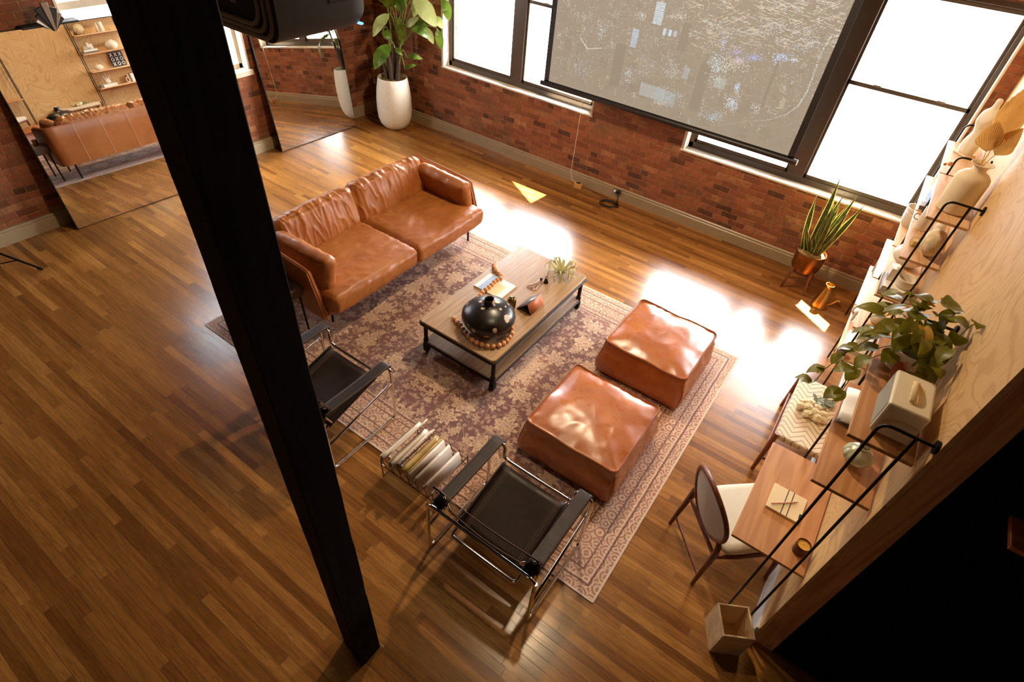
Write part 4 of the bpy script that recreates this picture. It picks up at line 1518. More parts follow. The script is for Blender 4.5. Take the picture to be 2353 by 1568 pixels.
# fan-shaped ornament on the top edge of the first mirror
fan = thing('fan_ornament', 'black and white stepped fan ornament on a thin black ledge above the sofa mirror', 'ornament', (LX + 0.002, 2.365, 1.925))
obj('ledge', G().box(0.0, 0.12, -0.25, 0.25, 0.0, 0.018), M_INK, fan, bevel=0.003)
for k, (a, hgt, m_) in enumerate(((-42, 0.15, M_PAPER), (-30, 0.17, M_INK), (-18, 0.21, M_INK), (0, 0.24, M_GREYMETAL), (18, 0.20, M_INK), (31, 0.17, M_GREYMETAL), (43, 0.15, M_INK))):
    an = math.radians(a)
    p0, p1 = 0.010, 0.030
    poly = []
    c, s = math.cos(an), math.sin(an)
    for (u, v) in ((-p0, 0.0), (p0, 0.0), (p1, hgt), (-p1, hgt)):
        poly.append((u * c + v * s, -u * s + v * c))
    gq = G().prism(poly, 0.121 + 0.003 * k, 0.145 + 0.006 * (3 - abs(k - 3)), at(0, 0, -0.035) @ Matrix.Rotation(PI / 2, 4, 'Z') @ Matrix.Rotation(PI / 2, 4, 'X'))
    obj('fan_blade', gq, m_, fan, bevel=0.002)

# ------------------------------------------------------------------ corner plant
PC = Vector((-6.42, 6.25, 0))
pl = thing('potted_bird_of_paradise', 'tall banana-leaved plant in a rough white egg-shaped pot in the brick corner', 'plant', PC)
prof = [(0.0, 0.0), (0.10, 0.0), (0.17, 0.02), (0.225, 0.08), (0.257, 0.17), (0.268, 0.30), (0.265, 0.45), (0.252, 0.58), (0.235, 0.68), (0.222, 0.745), (0.216, 0.758), (0.205, 0.755), (0.198, 0.73), (0.20, 0.68)]
M_POT = simple('rough_white_pot', lin(222, 212, 192), 0.75, var=0.05, vs=18, bump=0.8, bs=34)
obj('pot', G().lathe(prof, 48), M_POT, pl, angle=180)
obj('moss', G().ball((0, 0, 0.70), 0.205, 24, 8, (1, 1, 0.14)), M_SOIL, pl)
rr = random.Random(3)
stems = []
for k in range(9):
    a = rr.uniform(0, 6.28)
    r0 = rr.uniform(0.02, 0.10)
    h = rr.uniform(0.25, 0.55)
    p0 = Vector((r0 * math.cos(a), r0 * math.sin(a), 0.70))
    p1 = p0 * 1.0 + Vector((0.06 * math.cos(a), 0.06 * math.sin(a), h))
    stems.append(p1)
    obj('stalk', G().tube([p0, p0.lerp(p1, 0.5), p1], [0.032, 0.027, 0.014], 10), M_BARK if k % 3 else M_STEM, pl)
LV = [((-5.857, 6.183, 1.914), (-5.585, 6.319, 1.588), .26, 'L', 0.05), ((-6.207, 6.296, 1.241), (-6.173, 6.217, 1.625), .13, 'D', 0.02), ((-6.342, 6.187, 1.618), (-6.399, 5.913, 1.362), .17, 'L', 0.06),
      ((-6.31, 6.148, 1.24), (-6.378, 5.863, 0.949), .22, 'D', 0.07), ((-5.701, 6.6, 1.864), (-5.60, 6.60, 1.617), .16, 'D', 0.04), ((-5.794, 6.50, 1.648), (-5.66, 6.55, 1.514), .13, 'L', 0.03),
      ((-5.753, 6.52, 1.503), (-5.70, 6.55, 1.235), .13, 'D', 0.03), ((-6.067, 6.325, 1.468), (-5.825, 6.431, 1.368), .12, 'D', 0.08), ((-6.194, 6.339, 1.062), (-5.959, 6.437, 1.073), .10, 'D', 0.05),
      ((-6.217, 6.315, 0.906), (-6.057, 6.408, 0.973), .07, 'D', 0.03), ((-6.23, 6.158, 1.204), (-6.091, 6.157, 1.143), .09, 'D', 0.03), ((-6.353, 6.319, 1.821), (-6.209, 6.323, 1.635), .16, 'D', 0.03),
      ((-6.087, 6.449, 1.532), (-5.895, 6.502, 1.425), .14, 'D', 0.04), ((-6.143, 6.319, 1.475), (-5.983, 6.412, 1.612), .11, 'L', 0.02), ((-6.277, 6.397, 1.666), (-6.348, 6.324, 1.924), .15, 'D', 0.02),
      ((-6.48, 6.188, 1.383), (-6.331, 6.198, 1.272), .15, 'D', 0.03), ((-5.961, 6.50, 1.483), (-5.825, 6.52, 1.286), .12, 'L', 0.04), ((-5.948, 6.449, 1.876), (-5.969, 6.284, 1.634), .17, 'L', 0.04),
      ((-6.1, 6.3, 1.75), (-5.80, 6.10, 2.05), .24, 'D', 0.05), ((-6.4, 6.2, 1.8), (-6.5, 5.9, 2.25), .24, 'L', 0.05), ((-6.5, 6.3, 1.7), (-6.8, 6.1, 2.2), .24, 'D', 0.05), ((-6.4, 6.3, 1.8), (-6.2, 6.35, 2.5), .26, 'D', 0.03),
      ((-6.3, 6.2, 1.7), (-6.15, 5.95, 2.1), .22, 'D', 0.06)]
for k, (b_, t_, wd, kind, arch) in enumerate(LV):
    b_, t_ = Vector(b_) - PC, Vector(t_) - PC
    src = min(stems, key=lambda s_: (s_ - b_).length)
    mid = src.lerp(b_, 0.55) + Vector((0, 0, 0.12))
    st = G().tube([src - Vector((0, 0, 0.05)), src.lerp(mid, 0.5), mid, mid.lerp(b_, 0.6) + Vector((0, 0, 0.02)), b_], [0.011, 0.009, 0.008, 0.007, 0.005], 7)
    g = G()
    view = Vector((0.5, -0.62, 0.6))
    leaf(g, b_, t_, wd * 0.86, 0.0, 0.10, view, 18, 0.9, arch * 1.3, 0.004)
    lf = obj('leaf', g, M_GREEN_L if kind == 'L' else M_GREEN_D, pl, angle=180)
    obj('leaf_stem', st, M_STEM, lf)
    mr_ = G()
    ax = (t_ - b_)
    nu = ax.cross(view).normalized().cross(ax.normalized()).normalized()
    mr_.tube([b_ + ax * u + nu * (arch * math.sin(PI * u) + 0.001) for u in (0, .2, .4, .6, .8, .97)], [0.005, 0.0045, 0.004, 0.003, 0.002, 0.001], 5)
    obj('midrib', mr_, M_GREEN_L, lf)

# ------------------------------------------------------------------ things on the window sills
sp_ = thing('potted_sprig', 'small white pot with a thin bare sprig on the left window sill', 'plant', (-5.19, 6.70, SZ1 + 0.0205))
obj('pot', G().lathe([(0, 0), (0.05, 0), (0.056, 0.01), (0.064, 0.13), (0.066, 0.135), (0.058, 0.135), (0.056, 0.115), (0, 0.115)], 28), M_WHITE, sp_)
for k in range(5):
    a = k * 1.3
    obj('twig', G().tube([(0.01 * math.cos(a), 0.01 * math.sin(a), 0.11), (0.03 * math.cos(a), 0.03 * math.sin(a), 0.2 + 0.02 * k), (0.035 * math.cos(a + .5), 0.04 * math.sin(a + .5), 0.24 + 0.035 * k)], 0.002, 5), M_BARK, sp_)
obj('tuft', G().ball((0, 0, 0.125), 0.045, 12, 6, (1, 1, 0.5)), M_SAGE, sp_)

GLY = {'D': ('110', '101', '101', '101', '110'), 'O': ('111', '101', '101', '101', '111'), 'G': ('111', '100', '101', '101', '111'), 'W': ('10101', '10101', '10101', '10101', '01010'),
       'R': ('110', '101', '110', '101', '101'), 'K': ('101', '101', '110', '101', '101'), 'X': ('101', '101', '010', '101', '101')}


def word(text, cell, ch, depth):
    """block letters in the xz plane"""
    out, x = [], 0.0
    for c in text:
        if c == ' ':
            x += cell * 1.6
            continue
        g = G()
        rows = GLY[c]
        for r_, row in enumerate(rows):
            for k, b in enumerate(row):
                if b == '1':
                    g.box(x + k * cell, x + (k + 1) * cell * 1.0 + 0.0001, -depth / 2, depth / 2, (4 - r_) * ch, (5 - r_) * ch + 0.0001)
        out.append((c, g))
        x += (len(rows[0]) + 0.7) * cell
    return out, x


sg_ = thing('word_sign', 'white block letter sign reading DO GOOD WORK on a brown base on the window sill', 'sign', (-5.735, 6.69, SZ1 + 0.0205))
obj('base', G().box(-0.005, 0.455, -0.018, 0.022, 0, 0.05), M_WALNUT_X, sg_, bevel=0.002)
ls, wdt = word('DO GOOD WORK', 0.0092, 0.0155, 0.012)
for c, g in ls:
    obj('letter', G().add(g.v, g.f, Matrix.Translation((0.006, 0.0, 0.05))), M_PAPER, sg_, smooth=False)

ch_ = thing('wall_charger', 'small white charger on the sill corner with its white cord hanging down the brick', 'charger', (-3.265, 6.652, SZ1 + 0.0205))
obj('body', G().box(-0.035, 0.035, -0.03, 0.03, 0, 0.035), M_PAPER, ch_, bevel=0.008)
zb = -(SZ1 + 0.0205)
obj('cord', G().tube(fillet([(-0.01, -0.03, 0.012), (-0.012, -0.05, -0.03), (-0.03, -0.022, -0.25), (-0.05, -0.02, -0.50), (-0.10, -0.022, -0.72), (-0.115, -0.045, zb + 0.16), (-0.06, -0.075, zb + 0.06), (0.03, -0.10, zb + 0.062)], 0.05, 5), 0.003, 6), M_PAPER, ch_)

pw = thing('power_block', 'small wooden cube power block on the floor by the back baseboard', 'power strip', (-3.205, 6.55, 0.0005), 0.25)
obj('case', G().box(-0.055, 0.055, -0.035, 0.035, 0, 0.065), simple('honey_wood', lin(206, 156, 88), 0.5, var=0.08), pw, bevel=0.004)
obj('sockets', G().box(-0.03, 0.03, -0.02, 0.022, 0.0651, 0.067), M_RUBBER, pw)
obj('cord', G().tube(fillet([(0.055, 0.0, 0.03), (0.16, 0.0, 0.008), (0.30, -0.04, 0.006), (0.46, -0.10, 0.006)], 0.08, 6), 0.004, 6), M_RUBBER, pw)

ot = thing('wall_outlet', 'electrical outlet with black plug on the grey back baseboard', 'outlet', (-2.645, BY - 0.0225, 0.075))
obj('plate', G().box(-0.06, 0.06, -0.008, 0.0, 0.0, 0.075), M_GREYMETAL, ot, bevel=0.002)
obj('plug', G().box(0.0, 0.045, -0.045, -0.008, 0.022, 0.058), M_RUBBER, ot, bevel=0.006)
obj('plug', G().box(-0.045, -0.012, -0.035, -0.008, 0.024, 0.054), M_PAPER, ot, bevel=0.006)
cc = G()
pts = []
for k in range(110):
    a = k / 110 * 2 * PI * 3.2
    rad = 0.105 + 0.02 * math.sin(k * 0.13)
    pts.append((rad * math.cos(a) * 1.05 + 0.01 * math.sin(k * .2), rad * math.sin(a) * 0.85, 0.007 + 0.010 * (1 + math.sin(a * 1.1 + 1)) + (0.05 if k < 6 else 0) * (1 - k / 6)))
cc.tube([(0.02, 0.155, 0.09), (0.06, 0.13, 0.10)] + pts, 0.0055, 8)
tag(obj('coiled_cord', cc, M_RUBBER, loc=(-2.64, 6.42, 0.0005)), 'coil of dark cord lying on the floor below the wall outlet', 'cord')

# ------------------------------------------------------------------ snake plant and watering can
sn = thing('potted_snake_plant', 'snake plant with yellow-edged leaves in an aged brass pot on a wooden stand', 'plant', (-0.095, 6.255, 0.0005))
obj('pot', G().lathe([(0, 0.235), (0.10, 0.235), (0.135, 0.255), (0.152, 0.30), (0.158, 0.40), (0.156, 0.475), (0.148, 0.478), (0.145, 0.44), (0, 0.44)], 36), M_OLDBRASS, sn)
obj('moss', G().ball((0, 0, 0.445), 0.145, 20, 8, (1, 1, 0.22)), M_SOIL, sn)
for (x, y) in ((-0.125, -0.125), (0.125, -0.125), (0.125, 0.125), (-0.125, 0.125)):
    obj('stand_leg', G().tube([(x, y, 0), (x * 0.72, y * 0.72, 0.33)], [0.012, 0.022], 10), M_WALNUT, sn)
rg = G()
rg.tube([(0.115 * math.cos(a * PI / 12), 0.115 * math.sin(a * PI / 12), 0.222) for a in range(24)], 0.013, 8, closed=True)
obj('stand_ring', rg, M_WALNUT, sn)


def snake_stripe(m, col):
    n = m.noise(m.scl(m.pos('obj'), 8, 8, 38), 1.0, 3)
    return m.mix(m.mr(n, 0.45, 0.6, 0, 0.6), col, lin(46, 58, 30))


M_SNAKE = foliage('snake_leaf', lin(66, 82, 38), lin(92, 104, 50), 0.4, 0.12, snake_stripe)
M_SNAKE_E = foliage('snake_leaf_margin', lin(206, 190, 70), lin(226, 212, 100), 0.4, 0.2)
rr = random.Random(12)
tips = [(-0.10, -0.03, 1.36), (0.02, 0.0, 1.20), (0.12, 0.02, 1.20), (0.22, -0.03, 1.15), (0.14, -0.08, 1.06), (-0.22, -0.03, 1.10), (-0.19, -0.10, 0.80), (-0.15, -0.10, 0.77), (0.03, -0.10, 1.02), (0.09, -0.12, 0.88), (0.14, -0.14, 0.80), (-0.02, -0.09, 0.92),
        (-0.08, 0.06, 1.15), (0.10, 0.08, 1.10), (0.04, 0.10, 1.05), (0.18, 0.08, 1.0), (-0.06, -0.12, 0.72), (0.0, -0.05, 1.10)]
for k, (x, y, z) in enumerate(tips):
    a = rr.uniform(0, 6.28)
    b_ = Vector((0.35 * x + 0.025 * math.cos(a), 0.35 * y + 0.025 * math.sin(a), 0.46))
    t_ = Vector((x, y, z))
    upv = Vector((rr.uniform(-0.6, 0.6), -1, 0.2))
    Lw = 0.062 * (0.75 + 0.4 * (z - 0.7))
    def blade(wd, off, m):
        g = G()
        ax = t_ - b_
        L = ax.length
        axn = ax / L
        sd = axn.cross(upv).normalized()
        nu = sd.cross(axn)
        vs, fs = [], []
        n = 12
        for i in range(n + 1):
            u = i / n
            ww = wd * (0.55 + 0.45 * math.sin(PI * min(1, u * 1.15))) * (1 if u < 0.72 else max(0.03, (1 - u) / 0.28) ** 0.8)
            c = b_ + ax * u + nu * (0.02 * math.sin(u * 3 + k) + off) + sd * 0.012 * math.sin(u * 2.6 + k * 2)
            tw = 0.5 * (u - 0.3) * (1 if k % 2 else -1)
            s2 = sd * math.cos(tw) + nu * math.sin(tw)
            n2 = nu * math.cos(tw) - sd * math.sin(tw)
            for j in (-1, -0.5, 0, 0.5, 1):
                vs.append(c + s2 * ww * 0.5 * j + n2 * (abs(j) * ww * 0.22))
        for i in range(n):
            for j in range(4):
                fs.append((i * 5 + j, i * 5 + j + 1, i * 5 + j + 6, i * 5 + j + 5))
        return g.add(vs, fs)
    lf = obj('leaf', blade(Lw * 0.80, 0.0012, 0), M_SNAKE, sn, angle=180, solid=0.0015)
    obj('leaf_margin', blade(Lw, 0.0, 1), M_SNAKE_E, lf, angle=180)

wc = thing('watering_can', 'brass conical watering can with a thin spout on the floor by the snake plant', 'watering can', (0.225, 6.075, 0.0005))
obj('body', G().lathe([(0, 0), (0.082, 0), (0.088, 0.006), (0.085, 0.02), (0.06, 0.14), (0.042, 0.22), (0.036, 0.25), (0.042, 0.278), (0.046, 0.285), (0.040, 0.285), (0.032, 0.25), (0.03, 0.2)], 32), M_BRASS, wc)
obj('spout', G().tube(fillet([(0.06, -0.03, 0.04), (0.11, -0.06, 0.12), (0.135, -0.075, 0.185), (0.165, -0.09, 0.19)], 0.03, 5), [0.010] * 3 + [0.0075] * 12 + [0.006], 8) if False else G().tube(fillet([(0.06, -0.03, 0.04), (0.11, -0.06, 0.12), (0.135, -0.075, 0.185), (0.165, -0.09, 0.19)], 0.03, 5), 0.0075, 10), M_BRASS, wc)

# ------------------------------------------------------------------ wall shelving
FX, RX = 0.507, 0.637       # front and rear rods


def ladder(par, y, top, z0=0.0):
    """bent steel rod frame: wall flange, top bar, two uprights"""
    l = obj('rod_frame', G().tube(fillet([(WX, y, top), (FX, y, top), (FX, y, z0)], 0.05, 8), 0.0075, 10).tube([(RX, y, top), (RX, y, z0)], 0.0075, 10), M_BLK, par)
    obj('wall_flange', G().tube([(WX - 0.012, y, top), (WX - 0.001, y, top)], 0.03, 20), M_BLK, l)
    return l


def board(par, name, x0, y0, y1, z, m):
    o = obj(name, G().box(x0, WX - 0.008, y0, y1, z - 0.02, z), m, par, bevel=0.003)
    return o


ua = thing('desk_shelf_unit', 'birch wall desk with two shelves above it held by black bent steel rods', 'wall shelf', (0, 0, 0))
board(ua, 'desktop', 0.295, 2.16, 3.0, 0.775, M_BIRCH_SHADE)
board(ua, 'shelf', 0.44, 2.16, 3.0, 1.49, M_BIRCH_SHADE)
board(ua, 'shelf', 0.44, 2.16, 3.0, 1.85, M_BIRCH_SHADE)
ladder(ua, 2.128, 2.01)
ladder(ua, 3.028, 2.01)
ub = thing('shelf_unit', 'birch wall shelf unit of five boards on black steel rods, nearer the desk', 'wall shelf', (0, 0, 0), 0, 'birch wall shelf units by the window')
uc = thing('shelf_unit', 'birch wall shelf unit of five boards beside the window wall', 'wall shelf', (0, 0, 0), 0, 'birch wall shelf units by the window')
LV5 = (1.974, 1.65, 1.31, 0.98, 0.66)
for z in LV5:
    board(ub, 'shelf', 0.455, 4.37, 5.225, z, M_BIRCH)
    board(uc, 'shelf', 0.455, 5.245, 6.06, z, M_BIRCH)
ladder(ub, 4.338, 2.12)
ladder(ub, 5.235, 2.12)
ladder(uc, 6.092, 2.12)
kn = thing('wooden_hook_bead', 'small wooden knob and bead tied to the top of a black shelf rod', 'ornament', (FX - 0.022, 5.215, 2.06))
obj('bead', G().ball((0, 0, 0), 0.017, 12, 8), M_BEAD, kn)
obj('bead', G().ball((-0.03, -0.01, -0.008), 0.012, 12, 8), M_BRASS, kn)

# ------------------------------------------------------------------ what stands on the desk shelves
zd = 0.7755
nb = thing('notebook', 'cream notebook held by black elastic bands on the wall desk', 'notebook', (0.497, 2.565, zd))
obj('cover', G().box(-0.10, 0.10, -0.10, 0.10, 0, 0.016), M_PAPER2, nb, bevel=0.002)
for x in (-0.012, 0.022):
    obj('elastic_band', G().box(x - 0.0025, x + 0.0025, -0.101, 0.101, 0.0161, 0.0172), M_INK, nb)
obj('label_patch', G().box(0.085, 0.0995, -0.07, -0.03, 0.0161, 0.017), M_INK, nb)
pn = tag(obj('pencil', G().tube([(-0.088, -0.002, 0), (0.076, 0, 0), (0.088, 0, 0)], [0.0042, 0.0042, 0.0012], 6), M_BEAD, loc=(0.487, 2.552, zd + 0.0222), rot=(0, 0, math.radians(39.7))), 'wooden pencil lying across the cream notebook', 'pencil')
cd = thing('jar_candle', 'amber glass candle with yellow wax on the wall desk', 'candle', (0.643, 2.30, zd))
obj('jar', G().lathe([(0, 0), (0.036, 0), (0.040, 0.005), (0.040, 0.075), (0.0385, 0.078), (0.0365, 0.075), (0.0365, 0.066)], 28), simple('amber_glass', lin(84, 32, 10), 0.12, spec=0.6), cd)
obj('wax', G().lathe([(0, 0.064), (0.0362, 0.065)], 28), simple('yellow_wax', lin(228, 172, 70), 0.5), cd)
obj('wick', G().tube([(0, 0, 0.064), (0.001, 0, 0.072)], 0.001, 5), M_INK, cd)
z2, z3 = 1.4905, 1.8505
gv = thing('pumpkin_vase', 'pale green ribbed glass vase on the middle shelf above the desk', 'vase', (0.585, 2.405, z2))


def ribbed(prof, ribs, amp, n=72):
    g = G()
    vs, fs = [], []
    m = len(prof)
    for i in range(n):
        a = 2 * PI * i / n
        k = 1 + amp * (abs(math.cos(a * ribs / 2)) - 0.6)
        for r_, z in prof:
            vs.append((r_ * k * math.cos(a), r_ * k * math.sin(a), z))
    for i in range(n):
        for j in range(m - 1):
            a, b = i * m + j, ((i + 1) % n) * m + j
            fs.append((a, b, b + 1, a + 1))
    return g.add(vs, fs)


pf = [(0.0, 0.0), (0.03, 0.0)] + [(0.026 + 0.045 * math.sin(PI * k / 11) ** 0.8, 0.002 + 0.10 * k / 11) for k in range(1, 11)] + [(0.022, 0.104), (0.026, 0.116), (0.022, 0.116), (0.016, 0.104)]
obj('body', ribbed(pf, 12, 0.06), simple('celadon_glass', lin(206, 208, 176), 0.18, trans=0.25), gv)
ob = thing('open_book', 'white open book lying on the middle desk shelf behind the green vase', 'book', (0.53, 2.77, z2))
obj('pages', G().grid(lambda u, v: (-0.075 + 0.15 * u, -0.15 + 0.30 * v, 0.012 + 0.014 * abs(math.sin(PI * u)) ** 0.6), 14, 4), M_PAPER, ob, solid=0.008)
obj('cover', G().box(-0.08, 0.08, -0.155, 0.155, 0, 0.005), M_GREYPL, ob)

sk = thing('portable_speaker', 'cream box speaker with leather carrying handle on the top desk shelf', 'speaker', (0.585, 2.36, z3))
bx = G()
for s in (0,):
    bx.box(-0.08, 0.08, -0.13, 0.13, 0.012, 0.19)
obj('cabinet', bx, M_CREAM, sk, bevel=0.012, seg=3)
obj('grille', G().box(-0.0825, -0.0795, -0.115, 0.115, 0.026, 0.176), simple('grey_speaker_mesh', lin(150, 146, 134), 0.8, var=0.25, vs=420), sk, bevel=0.001)
obj('handle_plate', G().prism(rrect(0.05, 0.15, 0.024), 0.1902, 0.192, at(0.012, 0.0, 0)), M_PAPER2, sk)
hd = G()
hd.grid(lambda u, v: (0.0 + 0.024 * (v - 0.5) - 0.012 * math.sin(PI * u), -0.075 + 0.15 * u, 0.193 + 0.032 * math.sin(PI * u) ** 0.7), 16, 2)
ho = obj('handle', hd, M_PAPER2, sk, solid=0.004)
for y in (-0.068, 0.068):
    obj('screw', G().tube([(0.0, y, 0.1935), (0.0, y, 0.1975)], 0.003, 8), M_GREYMETAL, ho)
for (x, y) in ((-0.06, -0.1), (0.06, -0.1), (-0.06, 0.1), (0.06, 0.1)):
    obj('foot', G().tube([(x, y, 0), (x, y, 0.013)], 0.009, 10), M_RUBBER, sk)

# trailing plant
PO = Vector((0.572, 2.815, z3))
po_ = thing('potted_pothos', 'bushy trailing pothos in a white bowl pot on the top desk shelf', 'plant', PO)
obj('pot', G().lathe([(0, 0.012), (0.06, 0.012), (0.085, 0.03), (0.098, 0.07), (0.10, 0.115), (0.096, 0.118), (0.09, 0.10), (0, 0.10)], 36), M_WHITE, po_)
obj('saucer', G().lathe([(0, 0), (0.085, 0), (0.105, 0.012), (0.108, 0.018), (0.10, 0.018), (0.08, 0.008), (0, 0.008)], 36), M_WHITE, po_)
obj('soil', G().ball((0, 0, 0.10), 0.09, 16, 6, (1, 1, 0.15)), M_SOIL, po_)


def heart(L, wd, arch, fold, n=12, m=4):
    """heart-shaped leaf along +y from its stalk at the origin"""
    vs, fs = [], []
    for i in range(n + 1):
        u = i / n
        ww = wd * 0.5 * (math.sin(PI * min(1.0, 0.16 + u * 0.84)) ** 0.8) * (1 if u > 0.05 else 0.86)
        if u > 0.97:
            ww *= 0.2
        y = L * u
        z = arch * math.sin(PI * u * 0.9) - 0.25 * arch * u * 3
        for j in range(-m, m + 1):
            s = j / m
            back = (-0.10 * L * abs(s) * max(0, 1 - u * 4)) if u < 0.25 else 0
            vs.append((ww * s, y + back, z + fold * ww * abs(s) + 0.03 * L * math.sin(s * 3 + u * 4) * 0.3))
    q = 2 * m + 1
    for i in range(n):
        for j in range(q - 1):
            fs.append((i * q + j, i * q + j + 1, (i + 1) * q + j + 1, (i + 1) * q + j))
    return vs, fs


HM = []
for k in range(5):
    g = G()
    g.add(*heart(0.088 + 0.012 * (k % 3), 0.068 + 0.009 * (k % 2), 0.010 + 0.005 * k, 0.14 + 0.07 * (k % 3)))
    HM.append(g)
M_GREEN_Y = foliage('pothos_yellow_leaf', lin(196, 140, 40), lin(214, 168, 60), 0.4, 0.3)
M_GREEN_R = foliage('pothos_withered_leaf', lin(146, 66, 36), lin(170, 90, 50), 0.5, 0.2)
rr = random.Random(44)
protos = {}


def pothos_leaf(pos, dirv, upv, k, m, scale):
    dirv = Vector(dirv).normalized()
    sd = dirv.cross(Vector(upv))
    sd = sd.normalized() if sd.length > 1e-3 else Vector((1, 0, 0))
    nu = sd.cross(dirv)
    Mx = Matrix(((sd.x, dirv.x, nu.x, pos[0]), (sd.y, dirv.y, nu.y, pos[1]), (sd.z, dirv.z, nu.z, pos[2]), (0, 0, 0, 1))) @ Matrix.Scale(scale, 4)
    key = (k, m.name)
    if key not in protos:
        o = obj('leaf', HM[k], m, po_, angle=180)
        protos[key] = o
    else:
        o = protos[key].copy()
        COL.objects.link(o)
        o.parent = po_
    o.matrix_local = Mx
    return o


nl = 0
for k in range(78):
    a = rr.uniform(0, 6.28)
    el = rr.uniform(-0.35, 1.45)
    R_ = rr.uniform(0.10, 0.235)
    c = Vector((math.cos(a) * math.cos(el) * R_ * 0.95 - 0.05, math.sin(a) * math.cos(el) * R_ * 1.15, 0.17 + math.sin(el) * R_ * 0.95))
    if PO.x + c.x > WX - 0.05:
        c.x = WX - 0.05 - PO.x - rr.uniform(0, 0.06)
    dv = Vector((math.cos(a), math.sin(a), rr.uniform(-0.9, 0.1)))
    if PO.x + c.x + dv.x * 0.1 > WX - 0.02:
        dv.x = -abs(dv.x) * 0.3
    m_ = M_GREEN_P
    if k in (7, 33):
        m_ = M_GREEN_Y
    pothos_leaf(c, dv, (rr.uniform(-.4, .4), rr.uniform(-.4, .4), 1), k % 5, m_, rr.uniform(0.8, 1.15))
pothos_leaf((-0.03, -0.12, 0.09), (0.1, -0.5, -0.8), (0, -1, 0.4), 2, M_GREEN_R, 0.9)
vines = [[(-0.06, 0.0, 0.13), (-0.17, -0.03, 0.12), (-0.24, -0.06, 0.0), (-0.29, -0.10, -0.15), (-0.30, -0.13, -0.24), (-0.36, -0.13, -0.26)],
         [(-0.06, -0.03, 0.13), (-0.15, -0.08, 0.08), (-0.17, -0.11, -0.06), (-0.17, -0.14, -0.20), (-0.18, -0.15, -0.28)],
         [(-0.05, 0.02, 0.13), (-0.16, 0.02, 0.10), (-0.21, 0.0, 0.0), (-0.25, -0.02, -0.08)],
         [(0.02, -0.08, 0.13), (0.07, -0.17, 0.11), (0.085, -0.20, 0.05)],
         [(0.06, -0.03, 0.14), (0.10, -0.04, 0.24), (0.115, -0.02, 0.34), (0.115, -0.06, 0.38)],
         [(-0.02, -0.06, 0.13), (-0.10, -0.14, 0.14), (-0.16, -0.16, 0.06), (-0.20, -0.18, -0.02)]]
for vi, v in enumerate(vines):
    pts = fillet(v, 0.06, 5)
    obj('vine', G().tube(pts, 0.0026, 6), M_STEM, po_)
    n = len(pts)
    for q in range(3, n, 5):
        t_ = (Vector(pts[q]) - Vector(pts[q - 1])).normalized()
        out = Vector((rr.uniform(-1, 0.1) if vi != 4 else rr.uniform(-.8, 0), rr.uniform(-1, 0.6), rr.uniform(-0.6, 0.1)))
        pothos_leaf(Vector(pts[q]), t_ * 0.6 + out, (0.1, 0, 1), q % 5, M_GREEN_P, rr.uniform(0.75, 1.1))
for k in range(12):
    a = k * 0.7
    obj('stem', G().tube([(0.03 * math.cos(a), 0.03 * math.sin(a), 0.10), (0.09 * math.cos(a) - 0.02, 0.09 * math.sin(a), 0.19), (0.14 * math.cos(a) - 0.04, 0.15 * math.sin(a), 0.22)], 0.0022, 5), M_STEM, po_)

# ------------------------------------------------------------------ what stands on the birch shelves
ZA, ZB, ZC, ZD, ZE = (z + 0.0005 for z in LV5)
bv = thing('large_vase', 'tall sand coloured ceramic bottle vase holding dried palm leaves on the top birch shelf', 'vase', (0.588, 4.60, ZA))
obj('body', G().lathe([(0, 0), (0.085, 0), (0.098, 0.006), (0.101, 0.02), (0.102, 0.12), (0.102, 0.22), (0.097, 0.245), (0.075, 0.268), (0.048, 0.282), (0.042, 0.295), (0.044, 0.315), (0.064, 0.328), (0.068, 0.332), (0.062, 0.334), (0.04, 0.32), (0.034, 0.30)], 40), simple('sand_ceramic', lin(222, 204, 172), 0.7, var=0.05, vs=5, bump=0.1, bs=60), bv)


def palm_fan(label, base, tip, width, face):
    t = thing('dried_palm_leaf', label, 'dried leaf', base, 0, 'dried palm leaves in the large vase')
    b_, t_ = Vector((0, 0, 0)), Vector(tip) - Vector(base)
    ax = t_.normalized()
    L = t_.length
    sd = ax.cross(Vector(face)).normalized()
    nu = sd.cross(ax)
    st = 0.22
    g = G()
    n, m = 14, 26
    vs, fs = [], []
    o_ = ax * L * st
    Lb = L * (1 - st)
    for i in range(n + 1):
        u = i / n
        for j in range(m + 1):
            s = j / m * 2 - 1
            reach = Lb * (0.52 + 0.48 * (1 - abs(s)) ** 0.75)
            along = reach * u
            side = s * width * 0.62 * math.sin(min(1.0, u * 1.0) * PI * 0.62) * (1 - 0.25 * u)
            p = o_ + ax * along + sd * side + nu * ((0.0042 if j % 2 else -0.0042) * min(1, u * 2.5) + 0.03 * s * s * u)
            vs.append(p)
    q = m + 1
    for i in range(n):
        for j in range(m):
            fs.append((i * q + j, i * q + j + 1, (i + 1) * q + j + 1, (i + 1) * q + j))
    g.add(vs, fs)
    obj('blade', g, M_DRY, t, angle=20)
    obj('stalk', G().tube([b_ - ax * 0.10, b_, ax * L * st * 1.15], [0.0028, 0.0028, 0.0022], 6), M_DRY, t)
    return t


palm_fan('upper dried tan palm leaf reaching highest out of the large vase', (0.582, 4.60, 2.33), (0.585, 4.73, 2.80), 0.17, (-0.5, -0.8, 0.4))
palm_fan('lower dried tan palm leaf leaning toward the window from the large vase', (0.575, 4.60, 2.325), (0.515, 4.57, 2.58), 0.15, (-0.2, -0.9, 0.4))
palm_fan('lower dried tan palm leaf leaning toward the plywood from the large vase', (0.598, 4.585, 2.325), (0.655, 4.575, 2.57), 0.14, (-0.4, -0.8, 0.4))


